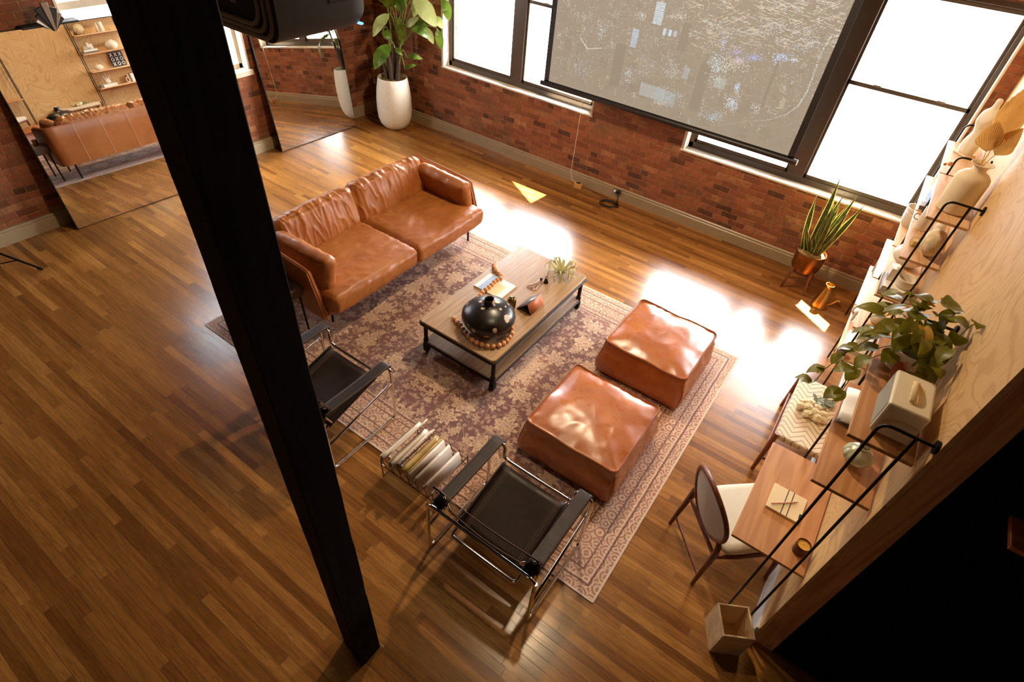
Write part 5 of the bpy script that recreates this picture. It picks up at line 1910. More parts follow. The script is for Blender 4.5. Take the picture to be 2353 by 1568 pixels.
def torso():
    """draped female torso without arms or head, lofted from ellipses"""
    prof = [(0.00, .060, .052, 0, 0), (0.03, .066, .056, 0, 0), (0.07, .070, .058, 0, 0), (0.11, .068, .056, 0, .004), (0.15, .052, .044, 0, .008), (0.18, .046, .039, 0, .010), (0.22, .052, .046, 0, .006), (0.26, .062, .054, 0, -.004),
            (0.29, .064, .052, 0, -.004), (0.32, .066, .042, 0, .004), (0.345, .058, .036, 0, .010), (0.36, .036, .030, 0, .012), (0.375, .024, .024, 0, .012), (0.41, .021, .022, 0.004, .008), (0.425, .023, .024, 0.006, .006), (0.44, .020, .021, 0.006, .006), (0.447, .010, .010, .006, .006)]
    rings = []
    for z, a, b, ox, oy in prof:
        ring = []
        for k in range(28):
            t = 2 * PI * k / 28
            x, y = a * math.cos(t), b * math.sin(t)
            if 0.22 < z < 0.31:      # bust
                for sx in (-0.028, 0.028):
                    if y < 0:
                        y -= 0.016 * math.exp(-((x - sx) / 0.022) ** 2) * math.exp(-((z - 0.268) / 0.024) ** 2)
            if z < 0.13:             # drapery folds
                rad = 1 + 0.05 * math.sin(t * 9 + z * 30)
                x, y = x * rad, y * rad
            ring.append((x + ox, y + oy, z))
        rings.append(ring)
    return G().loft(rings)


ts = thing('torso_sculpture', 'white plaster female torso sculpture on the top birch shelf by the window', 'sculpture', (0.585, 5.80, ZA), math.radians(-40))
obj('figure', torso(), M_PLASTER, ts, sub=1, angle=180)
obj('plinth', G().box(-0.06, 0.06, -0.055, 0.055, -0.0002, 0.012), M_PLASTER, ts, bevel=0.003)

rst = G()
rst.ball((0, 0, 0), 0.1, 28, 18, (0.72, 1.0, 0.98))
rst.v = [tuple(Vector(v) * (1 + 0.05 * mnoise.noise(Vector(v) * 12))) for v in rst.v]
zmin = min(v[2] for v in rst.v)
tag(obj('round_stone', rst, simple('tan_stone', lin(204, 184, 148), 0.9, var=0.25, vs=26, bump=0.5, bs=70), loc=(0.605, 4.53, ZB - zmin)), 'large round tan stone on the birch shelf below the big vase', 'stone')
cv = thing('votive_candle', 'square clear votive with honey coloured wax beside the round tan stone', 'candle', (0.515, 4.60, ZB), 0.4)
obj('wax', G().box(-0.022, 0.022, -0.022, 0.022, 0.004, 0.045), simple('honey_wax', lin(222, 184, 110), 0.5), cv, bevel=0.003)
obj('glass', G().box(-0.027, 0.027, -0.027, 0.027, 0, 0.062), clear_glass('votive_glass', (0.93, 0.95, 0.93, 1)), cv, bevel=0.002)


def vessel(name, label, cat, prof, loc, m=None, n=32, **kw):
    return tag(obj(name, G().lathe(prof, n), m or M_WHITE, loc=loc, **kw), label, cat)


vessel('cylinder_vase', 'plain white cylinder vase behind the round tan stone, nearest the shelf edge', 'vase', [(0, 0), (0.042, 0), (0.046, 0.006), (0.046, 0.17), (0.043, 0.172), (0.040, 0.168), (0.040, 0.12), (0, 0.12)], (0.525, 4.92, ZB))
vessel('bottle_vase', 'small white bottle vase behind the round tan stone, against the plywood', 'vase', [(0, 0), (0.03, 0), (0.036, 0.01), (0.037, 0.08), (0.025, 0.11), (0.014, 0.125), (0.013, 0.16), (0.017, 0.165), (0.013, 0.166), (0.01, 0.15)], (0.63, 4.88, ZB))
kr = G().tube([(0.024 * math.cos(a * PI / 10), 0.003 * math.sin(a), 0.03 + 0.024 * math.sin(a * PI / 10)) for a in range(20)], 0.004, 8, closed=True)
tag(obj('ring_stand', kr, M_GREYMETAL, loc=(0.478, 5.04, ZB + 0.002)), 'small grey metal ring standing at the edge of the birch shelf', 'ornament')
pc = thing('photo_card', 'framed white card with a blue photo standing on the second birch shelf', 'picture', (0.505, 5.42, ZB), math.radians(12))
obj('card', G().box(-0.004, 0.004, -0.075, 0.075, 0, 0.20), M_PAPER, pc, bevel=0.001)
obj('print', G().box(-0.0052, -0.0041, -0.06, 0.06, 0.02, 0.10), M_BLUE, pc)
wb = thing('storage_box', 'flat dark box lying at the corner of the second birch shelf', 'box', (0.53, 5.31, ZB))
obj('lid', G().box(-0.065, 0.05, -0.05, 0.05, 0.022, 0.036), M_GREYPL, wb, bevel=0.003)
obj('body', G().box(-0.06, 0.045, -0.045, 0.045, 0, 0.022), M_GREYPL, wb, bevel=0.002)
vessel('stoneware_jar', 'brown rough stoneware jar on the second birch shelf near the window', 'jar', [(0, 0), (0.04, 0), (0.05, 0.02), (0.052, 0.08), (0.04, 0.11), (0.03, 0.115), (0.028, 0.10)], (0.60, 5.82, ZB), simple('brown_stoneware', lin(150, 112, 84), 0.8, var=0.2, vs=30))

# third board: mortar on books, big bowl


def book(name, label, loc, rz, L, W, H, cover, group=None, spine=True):
    t = thing(name, label, 'book', loc, rz, group)
    obj('pages', G().box(-W / 2 + 0.003, W / 2 - 0.004, -L / 2 + 0.003, L / 2 - 0.003, 0.003, H - 0.003), M_PAPER, t)
    c = G().box(-W / 2, W / 2, -L / 2, L / 2, 0, 0.003).box(-W / 2, W / 2, -L / 2, L / 2, H - 0.003, H).box(-W / 2, -W / 2 + 0.003, -L / 2, L / 2, 0, H)
    obj('cover', c, cover, t, bevel=0.001)
    return t


b1 = book('hardback_book', 'thick grey edged white book, lower of the two under the mortar', (0.572, 4.53, ZC), 0.02, 0.29, 0.225, 0.036, M_GREYPL)
b2 = book('hardback_book', 'white book lying directly under the stone mortar', (0.574, 4.535, ZC + 0.0365), -0.03, 0.26, 0.20, 0.028, M_PAPER)
mo = thing('mortar', 'tan stone mortar bowl on a pair of books on the third birch shelf', 'mortar', (0.60, 4.50, ZC + 0.0655))
obj('bowl', G().lathe([(0, 0), (0.05, 0), (0.062, 0.01), (0.07, 0.05), (0.072, 0.072), (0.068, 0.076), (0.058, 0.072), (0.045, 0.035), (0, 0.022)], 36), M_PLASTER, mo)
tag(obj('pestle', G().tube([(0.025, 0.0, 0.04), (-0.035, 0.015, 0.078), (-0.075, 0.03, 0.104)], [0.017, 0.013, 0.022], 14).ball((-0.078, 0.031, 0.106), 0.0225, 14, 8), M_PLASTER, loc=(0.60, 4.50, ZC + 0.0655)), 'rounded stone pestle resting in the tan stone mortar', 'pestle')
vessel('globe_vase', 'large white globe shaped vase on the third birch shelf behind the mortar', 'vase', [(0, 0), (0.05, 0)] + [(0.05 + 0.07 * math.sin(PI * k / 10) ** 0.7, 0.004 + 0.16 * k / 10) for k in range(1, 10)] + [(0.045, 0.166), (0.05, 0.18), (0.044, 0.18), (0.038, 0.165)], (0.58, 4.98, ZC), n=40)
bq = thing('white_box', 'white card box with small blue print leaning beside the mortar', 'box', (0.497, 4.56, ZC + 0.0655), 0.15)
obj('body', G().box(-0.028, 0.028, -0.05, 0.05, 0, 0.10), M_PAPER, bq, bevel=0.002)
obj('print', G().box(-0.0292, -0.0281, -0.04, 0.0, 0.01, 0.04), M_BLUE, bq)
tag(obj('ring_sculpture', G().tube([(0.0, 0.055 * math.cos(a * PI / 12), 0.076 + 0.06 * math.sin(a * PI / 12)) for a in range(24)], 0.014, 12, closed=True), M_PLASTER, loc=(0.58, 5.60, ZB)), 'white ring shaped sculpture on the second birch shelf', 'sculpture')

# fourth board: tic tac toe board, pebble, pot
vessel('white_planter', 'round white planter pot with a thick rim at the window end of the birch shelves', 'pot', [(0, 0), (0.055, 0), (0.068, 0.02), (0.078, 0.08), (0.076, 0.125), (0.070, 0.13), (0.082, 0.14), (0.084, 0.17), (0.078, 0.172), (0.070, 0.15), (0.062, 0.10), (0, 0.09)], (0.51, 5.72, ZC), n=40)
peb = G().ball((0, 0, 0.055), 0.075, 24, 14, (0.75, 1.15, 0.73))
tag(obj('pebble', peb, M_PLASTER, loc=(0.58, 4.56, ZD)), 'smooth white pebble on the fourth birch shelf', 'stone')
xo = thing('letter_board', 'square black board with white X and O letters on the fourth birch shelf', 'game board', (0.665, 4.99, ZD), 0)
tilt = Matrix.Rotation(math.radians(6), 4, 'Y')
obj('board', G().box(-0.008, 0.0, -0.14, 0.14, 0, 0.28, tilt), M_INK, xo, bevel=0.002)
for r_, row in enumerate(('XXX', 'OXO', 'OOX')):
    for k, c in enumerate(row):
        cx, cz = (1 - k) * 0.088, 0.14 + (1 - r_) * 0.088
        g = G()
        if c == 'X':
            for s in (-1, 1):
                g.box(-0.006, 0.0, -0.0075, 0.0075, -0.042, 0.042, tilt @ Matrix.Translation((-0.008, cx, cz)) @ Matrix.Rotation(s * math.radians(38), 4, 'X'))
        else:
            g.tube([(0.0, 0.025 * math.cos(a * PI / 10), 0.029 * math.sin(a * PI / 10)) for a in range(20)], 0.0075, 6, closed=True, M=tilt @ Matrix.Translation((-0.010, cx, cz)))
        obj('letter', g, M_PAPER, xo)
# lowest board: books, branch ornament, loop
b3 = book('hardback_book', 'white book lying on the lowest birch shelf under the branching ornament', (0.585, 4.60, ZE), 0, 0.27, 0.2, 0.05, M_PAPER)
br = thing('branch_ornament', 'white branching cactus shaped ornament on a book on the lowest birch shelf', 'ornament', (0.585, 4.60, ZE + 0.0505))
obj('base', G().ball((0, 0, 0.045), 0.06, 18, 10, (0.8, 1.0, 0.75)), M_WHITE, br)
for (dy, h, s) in ((-0.035, 0.15, 0.02), (0.0, 0.19, 0.022), (0.04, 0.14, 0.019)):
    obj('branch', G().tube([(0, dy * 0.5, 0.06), (0, dy, 0.10), (0, dy * 1.5, h)], [s, s * 0.8, s * 0.5], 10).ball((0, dy * 1.5, h), s * 0.52, 10, 6), M_WHITE, br)
ln = thing('chain_ornament', 'pale wooden chain link ornament hanging over the edge of the lowest birch shelf', 'ornament', (0.475, 4.98, ZE))
for k, (y, z, a) in enumerate(((0.0, 0.105, 0.2), (-0.02, 0.058, 1.6))):
    obj('link', G().tube([(0.032 * math.cos(q * PI / 9) * math.cos(a), y + 0.032 * math.cos(q * PI / 9) * math.sin(a), z + 0.045 * math.sin(q * PI / 9)) for q in range(18)], 0.011, 10, closed=True), M_PLASTER, ln)
bo2 = thing('cube_planter', 'white cube planter on the lowest birch shelf', 'pot', (0.60, 5.12, ZE))
obj('body', G().box(-0.06, 0.06, -0.06, 0.06, 0, 0.16), M_WHITE, bo2, bevel=0.006)
pbw = vessel('shallow_cup', 'small pale grey cup at the near corner of the lowest birch shelf', 'cup', [(0, 0), (0.03, 0), (0.036, 0.01), (0.038, 0.06), (0.034, 0.06), (0.032, 0.012), (0, 0.01)], (0.49, 4.405, ZE), M_GREYPL)
fr = thing('picture_frame', 'thin wooden picture frame standing at the window end of the lowest birch shelf', 'picture frame', (0.50, 5.85, ZE), math.radians(8))
obj('frame', G().box(-0.008, 0.008, -0.09, -0.078, 0, 0.24).box(-0.008, 0.008, 0.078, 0.09, 0, 0.24).box(-0.008, 0.008, -0.09, 0.09, 0, 0.012).box(-0.008, 0.008, -0.09, 0.09, 0.228, 0.24), M_BIRCH, fr)
obj('print', G().box(-0.002, 0.004, -0.078, 0.078, 0.012, 0.228), M_SAGE, fr)
su = thing('small_succulent', 'small grey-green plant in a white pot on the third birch shelf by the window', 'plant', (0.52, 5.93, ZC))
obj('pot', G().lathe([(0, 0), (0.03, 0), (0.038, 0.07), (0.034, 0.07), (0, 0.06)], 24), M_WHITE, su)
for k in range(9):
    a = k * 2.4
    g = G()
    leaf(g, (0, 0, 0.06), (0.05 * math.cos(a), 0.05 * math.sin(a), 0.11 + 0.008 * k), 0.025, 0, 0.2, (0, 0, 1), 6)
    obj('leaf', g, M_GREEN_L, su, angle=180)

# ------------------------------------------------------------------ woven bench with flowers
st = thing('woven_stool', 'low teak bench with a cream herringbone cord seat beside the wall desk', 'bench', (0.505, 3.835, 0.0005))
hx, hy, hz = 0.19, 0.41, 0.44
M_WEAVE = weave_mat()
obj('cord_seat', G().box(-hx + 0.002, hx - 0.002, -hy + 0.012, hy - 0.012, hz - 0.055, hz), M_WEAVE, st, bevel=0.016, seg=4)
for sx in (-1, 1):
    for sy in (-1, 1):
        pts = [(sx * (hx + 0.004), sy * (hy + 0.02), 0), (sx * (hx - 0.012), sy * (hy - 0.012), hz - 0.02), (sx * (hx - 0.014), sy * (hy - 0.016), hz + 0.004)]
        obj('leg', G().tube(pts, [0.015, 0.022, 0.020], 10), M_TEAK, st)
for sx in (-1, 1):
    obj('side_stretcher', G().tube([(sx * (hx - 0.004), -hy, 0.20), (sx * (hx - 0.004), hy, 0.20)], 0.012, 8), M_TEAK, st)
for sy in (-1, 1):
    obj('end_stretcher', G().tube([(-hx, sy * (hy + 0.002), 0.15), (hx, sy * (hy + 0.002), 0.15)], 0.012, 8), M_TEAK, st)

fl = thing('flower_bouquet', 'bunch of cream white flowers with grey-green leaves lying on the woven bench', 'flowers', (0.50, 3.86, hz + 0.001))
rr = random.Random(8)


def blossom(r):
    g = G()
    for k in range(26):
        a, e = rr.uniform(0, 6.28), rr.uniform(0.0, 1.5)
        c = Vector((math.cos(a) * math.cos(e), math.sin(a) * math.cos(e), math.sin(e))) * r * 0.8 + Vector((0, 0, r * 0.25))
        n = c.normalized()
        s = n.orthogonal().normalized()
        s = Matrix.Rotation(rr.uniform(0, 6), 3, n) @ s
        t2 = n.cross(s)
        q = r * 0.42
        pts = [c + n * 0.001, c + s * q + n * q * .1, c + (s + t2) * q * .62 + n * q * .28, c + t2 * q + n * q * .1, c + (t2 - s) * q * .62 + n * q * .28, c - s * q, c - (s + t2) * q * .62 + n * q * .28, c - t2 * q, c + (s - t2) * q * .62 + n * q * .28]
        g.add(pts, [(0, 1 + i, 1 + (i + 1) % 8) for i in range(8)])
    g.ball((0, 0, r * 0.3), r * 0.72, 10, 6)
    return g


for (x, y, r) in ((-0.065, 0.03, .040), (-0.02, 0.055, .042), (0.03, 0.03, .042), (-0.085, -0.02, .036), (-0.03, -0.012, .044), (0.025, -0.03, .044), (0.085, -0.01, .040), (-0.015, -0.075, .038), (0.06, -0.07, .040), (0.10, -0.05, .032)):
    o = obj('blossom', blossom(r), M_PETAL, fl, loc=(x - 0.02, y - 0.02, 0.44 * r), angle=180)
for k in range(6):
    x = -0.02 + 0.012 * k
    obj('stem', G().tube([(x - 0.02, 0.02, 0.02), (0.03 + 0.01 * k, 0.12, 0.016), (0.07 + 0.012 * k, 0.20 + 0.01 * k, 0.010)], 0.003, 6), M_STEM, fl)
for k in range(14):
    x, y = rr.uniform(-0.02, 0.10), rr.uniform(0.06, 0.15)
    a = rr.uniform(0, 6.28)
    g = G()
    leaf(g, (x, y, 0.02), (x + 0.06 * math.cos(a), y + 0.06 * math.sin(a), 0.03 + rr.uniform(0, 0.03)), 0.034, 0.006, 0.15, (0, 0, 1), 6)
    obj('leaf', g, M_SAGE, fl, angle=180)

# ------------------------------------------------------------------ desk chair
dc = thing('desk_chair', 'walnut desk chair with oval linen back and cream seat pushed under the wall desk', 'chair', (0.314, 2.54, 0.0005), math.atan2(-0.735, 0.678))
M_CHW = wood('chair_walnut', lin(120, 60, 34), lin(82, 38, 22), 2, 0.9, 0.35, bump=0.02)
sg = G()
cushion(sg, 0.47, 0.46, 0.07, 0.03, 0.012, 3, 0.001, 18, 4.0, at(0, 0.045, 0.445))
obj('seat', sg, M_LINEN, dc, angle=180)


def bpt(a, rx=0.225, rz=0.24, z0=0.655):
    """point on the oval back frame, leaning and gently wrapped"""
    x, z = rx * math.cos(a), z0 + rz * math.sin(a)
    return Vector((x, -0.235 - (z - 0.45) * 0.20 + 0.55 * x * x, z))


ov = [bpt(2 * PI * k / 36) for k in range(36)]
obj('back_frame', G().tube(ov, 0.0165, 12, closed=True, flat=1.0), M_CHW, dc)
pad = G()
pad.grid(lambda u, v: bpt(2 * PI * v, 0.218 * u, 0.233 * u) + Vector((0, 0.010 * (1 - u * u), 0)), 8, 36)
pad.grid(lambda u, v: bpt(2 * PI * v, 0.218 * u, 0.233 * u) + Vector((0, -0.010 * (1 - u * u) - 0.004, 0)), 8, 36)
obj('back_pad', pad, M_LINEN, dc, angle=180)
for s in (-1, 1):
    a = -0.62 if s > 0 else PI + 0.62
    top = bpt(a)
    pts = [Vector((s * 0.225, -0.262, 0)), Vector((s * 0.218, -0.245, 0.20)), Vector((s * 0.212, -0.225, 0.40)), Vector((s * 0.205, top.y + 0.004, top.z - 0.03)), top]
    obj('rear_leg', G().tube(pts, [0.013, 0.018, 0.021, 0.019, 0.016], 12), M_CHW, dc)
    pts = [Vector((s * 0.232, 0.275, 0)), Vector((s * 0.226, 0.262, 0.22)), Vector((s * 0.218, 0.25, 0.415))]
    obj('front_leg', G().tube(pts, [0.012, 0.018, 0.021], 12), M_CHW, dc)
    pts = fillet([(s * 0.212, -0.225, 0.37), (s * 0.245, -0.08, 0.405), (s * 0.240, 0.10, 0.402), (s * 0.218, 0.25, 0.40)], 0.12, 6)
    obj('seat_rail', G().tube(pts, 0.015, 10), M_CHW, dc)
obj('rear_stretcher', G().tube([(-0.222, -0.255, 0.12), (0.222, -0.255, 0.12)], 0.0095, 10), M_CHW, dc)
obj('rear_rail', G().tube([(-0.213, -0.225, 0.375), (0.213, -0.225, 0.375)], 0.014, 10), M_CHW, dc)
obj('front_rail', G().tube([(-0.218, 0.25, 0.39), (0.218, 0.25, 0.39)], 0.014, 10), M_CHW, dc)

# ------------------------------------------------------------------ open wooden box
wbx = thing('waste_box', 'open square pale wooden waste box on the floor at the end of the plywood wall', 'waste bin', (0.5615, 1.988, 0.0005), math.radians(29.7))
s_, h_, t_ = 0.097, 0.275, 0.011
M_BOXW = wood('pale_box_wood', lin(236, 208, 164), lin(214, 180, 134), 0, 0.7, 0.5, bump=0.02)
obj('side', G().box(-s_, s_, -s_, -s_ + t_, 0, h_), M_BOXW, wbx, bevel=0.003)
obj('side', G().box(-s_, s_, s_ - t_, s_, 0, h_), M_BOXW, wbx, bevel=0.003)
obj('side', G().box(-s_, -s_ + t_, -s_ + t_, s_ - t_, 0, h_), M_BOXW, wbx, bevel=0.002)
obj('side', G().box(s_ - t_, s_, -s_ + t_, s_ - t_, 0, h_), M_BOXW, wbx, bevel=0.002)
obj('bottom', G().box(-s_ + t_, s_ - t_, -s_ + t_, s_ - t_, 0.004, 0.014), M_BOXW, wbx)

# ------------------------------------------------------------------ things on the coffee table
TZ = 0.421 + 0.0006
bvz = thing('black_vase', 'round black vase with irregular cream patches on the coffee table', 'vase', (-2.105, 2.99, TZ))
prof = [(0, 0), (0.085, 0), (0.115, 0.006), (0.165, 0.035), (0.212, 0.085), (0.235, 0.14), (0.228, 0.178), (0.196, 0.215), (0.145, 0.246), (0.09, 0.264), (0.055, 0.273), (0.046, 0.284), (0.0435, 0.31), (0.0450, 0.328), (0.041, 0.330), (0.036, 0.31), (0.036, 0.27)]
obj('body', G().lathe(prof, 72), speckle_vase(), bvz, angle=180)

gb = thing('bead_garland', 'string of beech wood beads trailing over a magazine and round the black vase', 'garland', (-2.25, 3.25, TZ))
BR = 0.0225
path = [(-2.612, 3.752, 0), (-2.587, 3.724, 0), (-2.545, 3.699, 0), (-2.500, 3.682, 0), (-2.448, 3.648, .014), (-2.422, 3.608, .014), (-2.430, 3.562, .014), (-2.433, 3.517, .014), (-2.426, 3.470, .014), (-2.423, 3.422, .014), (-2.425, 3.376, .012), (-2.428, 3.330, .004), (-2.42, 3.284, 0), (-2.415, 3.238, 0), (-2.408, 3.193, 0),
        (-2.375, 3.155, 0), (-2.33, 3.14, 0), (-2.285, 3.15, 0), (-2.24, 3.165, 0), (-2.195, 3.175, 0), (-2.15, 3.18, 0), (-2.10, 3.18, 0), (-2.055, 3.17, 0), (-2.01, 3.155, 0), (-1.965, 3.135, 0), (-1.925, 3.10, 0),
        (-1.888, 3.05, 0), (-1.874, 2.995, 0), (-1.868, 2.948, 0), (-1.870, 2.901, 0), (-1.881, 2.855, 0), (-1.913, 2.810, 0), (-1.956, 2.782, 0), (-2.001, 2.766, 0), (-2.046, 2.757, 0), (-2.098, 2.760, 0), (-2.149, 2.777, 0), (-2.20, 2.797, 0), (-2.248, 2.818, 0), (-2.298, 2.846, 0), (-2.345, 2.857, 0), (-2.390, 2.873, 0)]
P_ = [Vector((x + 2.25, y - 3.25, z + BR + 0.0002)) for x, y, z in path]
proto = obj('bead', G().ball((0, 0, 0), BR, 18, 12), M_BEAD, gb, loc=P_[0], angle=180)
for p in P_[1:]:
    c = proto.copy()
    COL.objects.link(c)
    c.parent = gb
    c.location = p
obj('string', G().tube(P_, 0.0018, 5), M_PAPER2, gb)
obj('string_loop', G().tube([Vector((-0.17, -0.365, 0.012)) + Vector((0.026 * math.cos(a * PI / 8) - 0.012, 0.016 * math.sin(a * PI / 8) + 0.008, 0.006 * math.sin(a))) for a in range(16)], 0.003, 6, closed=True), M_PAPER2, gb)

mg = thing('magazine', 'white magazine with a blue cover photo under the wooden beads on the coffee table', 'magazine', (-2.412, 3.508, TZ))
obj('pages', G().box(-0.158, 0.158, -0.13, 0.13, 0, 0.0115), M_PAPER, mg, bevel=0.002)
obj('cover_photo', G().box(-0.115, -0.035, -0.1295, 0.1295, 0.0116, 0.0120), M_BLUE, mg)
obj('cover_panel', G().box(-0.03, 0.10, -0.12, 0.05, 0.0116, 0.0119), M_PAPER2, mg)

sv = thing('smoked_votive', 'small smoked brass glass dome beside the black vase', 'candle holder', (-2.115, 3.36, TZ))
obj('dome', G().lathe([(0, 0), (0.034, 0), (0.04, 0.004), (0.043, 0.05), (0.043, 0.08), (0.036, 0.102), (0.02, 0.113), (0, 0.116)], 28), simple('smoked_gold_glass', lin(120, 96, 52), 0.08, 0.75), sv)

tn = thing('folded_stand', 'folded card stand with a copper coloured front on the coffee table', 'stand', (-1.985, 3.482, TZ))
y0, y1 = -0.11, 0.11
ft = G().add([(0.080, y0, 0.0), (0.080, y1, 0.0), (0.036, y1, 0.105), (0.036, y0, 0.105)], [(0, 1, 2, 3)])
obj('front_panel', ft, simple('copper_leather', lin(178, 100, 58), 0.5, var=0.05), tn, solid=0.004)
bkp = G().add([(-0.080, y0, 0.001), (-0.080, y1, 0.001), (0.034, y1, 0.106), (0.034, y0, 0.106)], [(0, 1, 2, 3)])
obj('back_panel', bkp, simple('slate_panel', lin(92, 88, 92), 0.35), tn, solid=0.004)
obj('inner_fold', G().add([(0.074, y0 + 0.004, 0.003), (0.074, y1 - 0.004, 0.003), (-0.02, y1 - 0.004, 0.045), (-0.02, y0 + 0.004, 0.045)], [(0, 1, 2, 3)]), M_INK, tn, solid=0.003)
obj('clip', G().box(0.028, 0.042, -0.02, 0.02, 0.104, 0.111), M_GREYMETAL, tn, bevel=0.002)

sc = thing('wick_trimmer', 'copper coloured wick trimmer scissors with black tip on the coffee table', 'scissors', (-2.135, 3.81, TZ))
for s, (lx, ly) in ((-1, (-0.022, -0.085)), (1, (0.026, -0.088))):
    lp = [(lx + 0.019 * math.cos(a * PI / 8), ly + 0.024 * math.sin(a * PI / 8), 0.006) for a in range(16)]
    hl = obj('finger_loop', G().tube(lp, 0.0042, 8, closed=True), simple('rose_copper', lin(150, 110, 90), 0.3, 0.8) if s < 0 else bpy.data.materials['rose_copper'], sc)
    obj('blade_arm', G().tube([(lx, ly + 0.024, 0.006), (0, 0, 0.008), (0.003 - s * 0.006, 0.07, 0.012)], 0.0035, 8), bpy.data.materials['rose_copper'], sc)
obj('tip', G().ball((0.004, 0.08, 0.013), 0.0145, 12, 8, (1, 1.2, 0.85)), M_RUBBER, sc)
cs_ = thing('candle_snuffer', 'candle snuffer with a long thin handle and black bell on the coffee table', 'candle snuffer', (-2.07, 3.885, TZ))
obj('bell', G().lathe([(0.024, 0), (0.022, 0.012), (0.014, 0.04), (0.006, 0.05), (0, 0.052)], 20), M_RUBBER, cs_)
obj('handle', G().tube(fillet([(0, 0, 0.05), (-0.004, 0.01, 0.075), (-0.014, 0.006, 0.07), (-0.01, -0.02, 0.03), (0.004, -0.18, 0.006)], 0.02, 5), 0.0032, 8), M_WALNUT, cs_)

ap = thing('air_plant', 'pale green curling air plant at the window end of the coffee table', 'plant', (-2.03, 4.095, TZ))
rr = random.Random(31)
M_AIR = foliage('air_plant_leaf', lin(166, 156, 84), lin(206, 200, 146), 0.5, 0.25)
for k in range(19):
    a = k * 2.399 + rr.uniform(-.2, .2)
    t = k / 19
    R_ = 0.165 - 0.055 * t + rr.uniform(-.015, .02)
    lift = 0.045 + 0.075 * t
    g = G()
    n = 10
    vs, fs = [], []
    for i in range(n + 1):
        u = i / n
        rad = 0.012 + R_ * math.sin(u * 2.15) / 1.0 * (0.98 if u < .75 else 0.98)
        z = 0.025 + lift * math.sin(min(1, u * 1.08) * PI) * 1.15 - 0.025 * u
        z = max(0.004, z)
        ca = a + 0.25 * u
        c = Vector((rad * math.cos(ca), rad * math.sin(ca), z))
        sd = Vector((-math.sin(ca), math.cos(ca), 0))
        ww = 0.0135 * (1 - u) ** 0.55 + 0.001
        for j in (-1, 0, 1):
            vs.append(c + sd * ww * j + Vector((0, 0, abs(j) * ww * 0.5)))
    for i in range(n):
        for j in range(2):
            fs.append((i * 3 + j, i * 3 + j + 1, i * 3 + j + 4, i * 3 + j + 3))
    obj('leaf', g.add(vs, fs), M_AIR, ap, angle=180)
obj('heart', G().ball((0, 0, 0.022), 0.022, 12, 8), M_AIR, ap)

# ------------------------------------------------------------------ magazine rack
mk = thing('magazine_rack', 'low chrome wire magazine rack with zigzag ends between the two tube chairs', 'magazine rack', (-1.70, 1.71, 0.009))
NR, SP, RZ = 7, 0.083, 0.27
xs = [(-0.5 * (NR - 1) + k) * SP for k in range(NR)]
M_RACK = simple('rack_wire', lin(120, 104, 90), 0.25, 0.9)
for x in xs:
    obj('rod', G().tube([(x, -0.20, RZ), (x, 0.20, RZ)], 0.0045, 8), M_RACK, mk)
for y in (-0.195, 0.195):
    zz = []
    for k, x in enumerate(xs):
        zz += [(x, y, RZ)]
        if k < NR - 1:
            zz += [(x + SP * 0.5, y, RZ - 0.11)]
    obj('zigzag_wire', G().tube(zz, 0.0035, 6), M_RACK, mk)
    obj('end_bar', G().tube([(xs[0], y, RZ - 0.11), (xs[-1], y, RZ - 0.11)], 0.0045, 8), M_RACK, mk)
    for x in (xs[0], xs[-1]):
        obj('leg', G().tube([(x, y, 0.0), (x, y, RZ)], 0.005, 8), M_RACK, mk)
for x in (xs[0], xs[-1]):
    obj('foot_bar', G().tube([(x, -0.195, 0.005), (x, 0.195, 0.005)], 0.005, 8), M_RACK, mk)


def hung_magazine(label, x, h1, h2, th, L, m, yc=0.0, lean=0.0, stripe=None):
    """magazine folded over a rod: two sides hang from a rounded spine"""
    t = thing('magazine', label, 'magazine', (-1.70 + x, 1.71 + yc, 0.009 + RZ), 0, 'magazines hung over the wire rack')
    r_ = 0.0075
    prof = [(-r_ - lean * 0.2, -h1)] + [(-r_, -0.02)] + [(r_ * math.cos(a), 0.002 + r_ * math.sin(a)) for a in (PI, 0.75 * PI, 0.5 * PI, 0.25 * PI, 0)] + [(r_ + 0.1 * lean, -0.02), (r_ + lean, -h2)]
    g = G()
    vs, fs = [], []
    for (px_, pz) in prof:
        vs += [(px_, -L / 2, pz), (px_, L / 2, pz)]
    for i in range(len(prof) - 1):
        fs.append((2 * i, 2 * i + 1, 2 * i + 3, 2 * i + 2))
    o = obj('pages', g.add(vs, fs), m, t, solid=th)
    if stripe:
        q = G()
        px_, pz = prof[-1]
        q.add([(prof[-2][0] + th * .5 + 0.001, -L * 0.42, -0.03), (prof[-2][0] + th * .5 + 0.001, L * 0.30, -0.03), (px_ + th * .5 + 0.001, L * 0.30, pz + 0.02), (px_ + th * .5 + 0.001, -L * 0.42, pz + 0.02)], [(0, 1, 2, 3)])
        obj('cover_photo', q, stripe, t, solid=0.0006)
    return t


M_GLOSSW = simple('glossy_page', lin(222, 208, 192), 0.3, var=0.06, vs=4)
M_GLOSSB = simple('dark_cover', lin(70, 52, 38), 0.3, var=0.4, vs=7)
M_GLOSSY = simple('ochre_cover', lin(170, 140, 84), 0.3, var=0.3, vs=8)


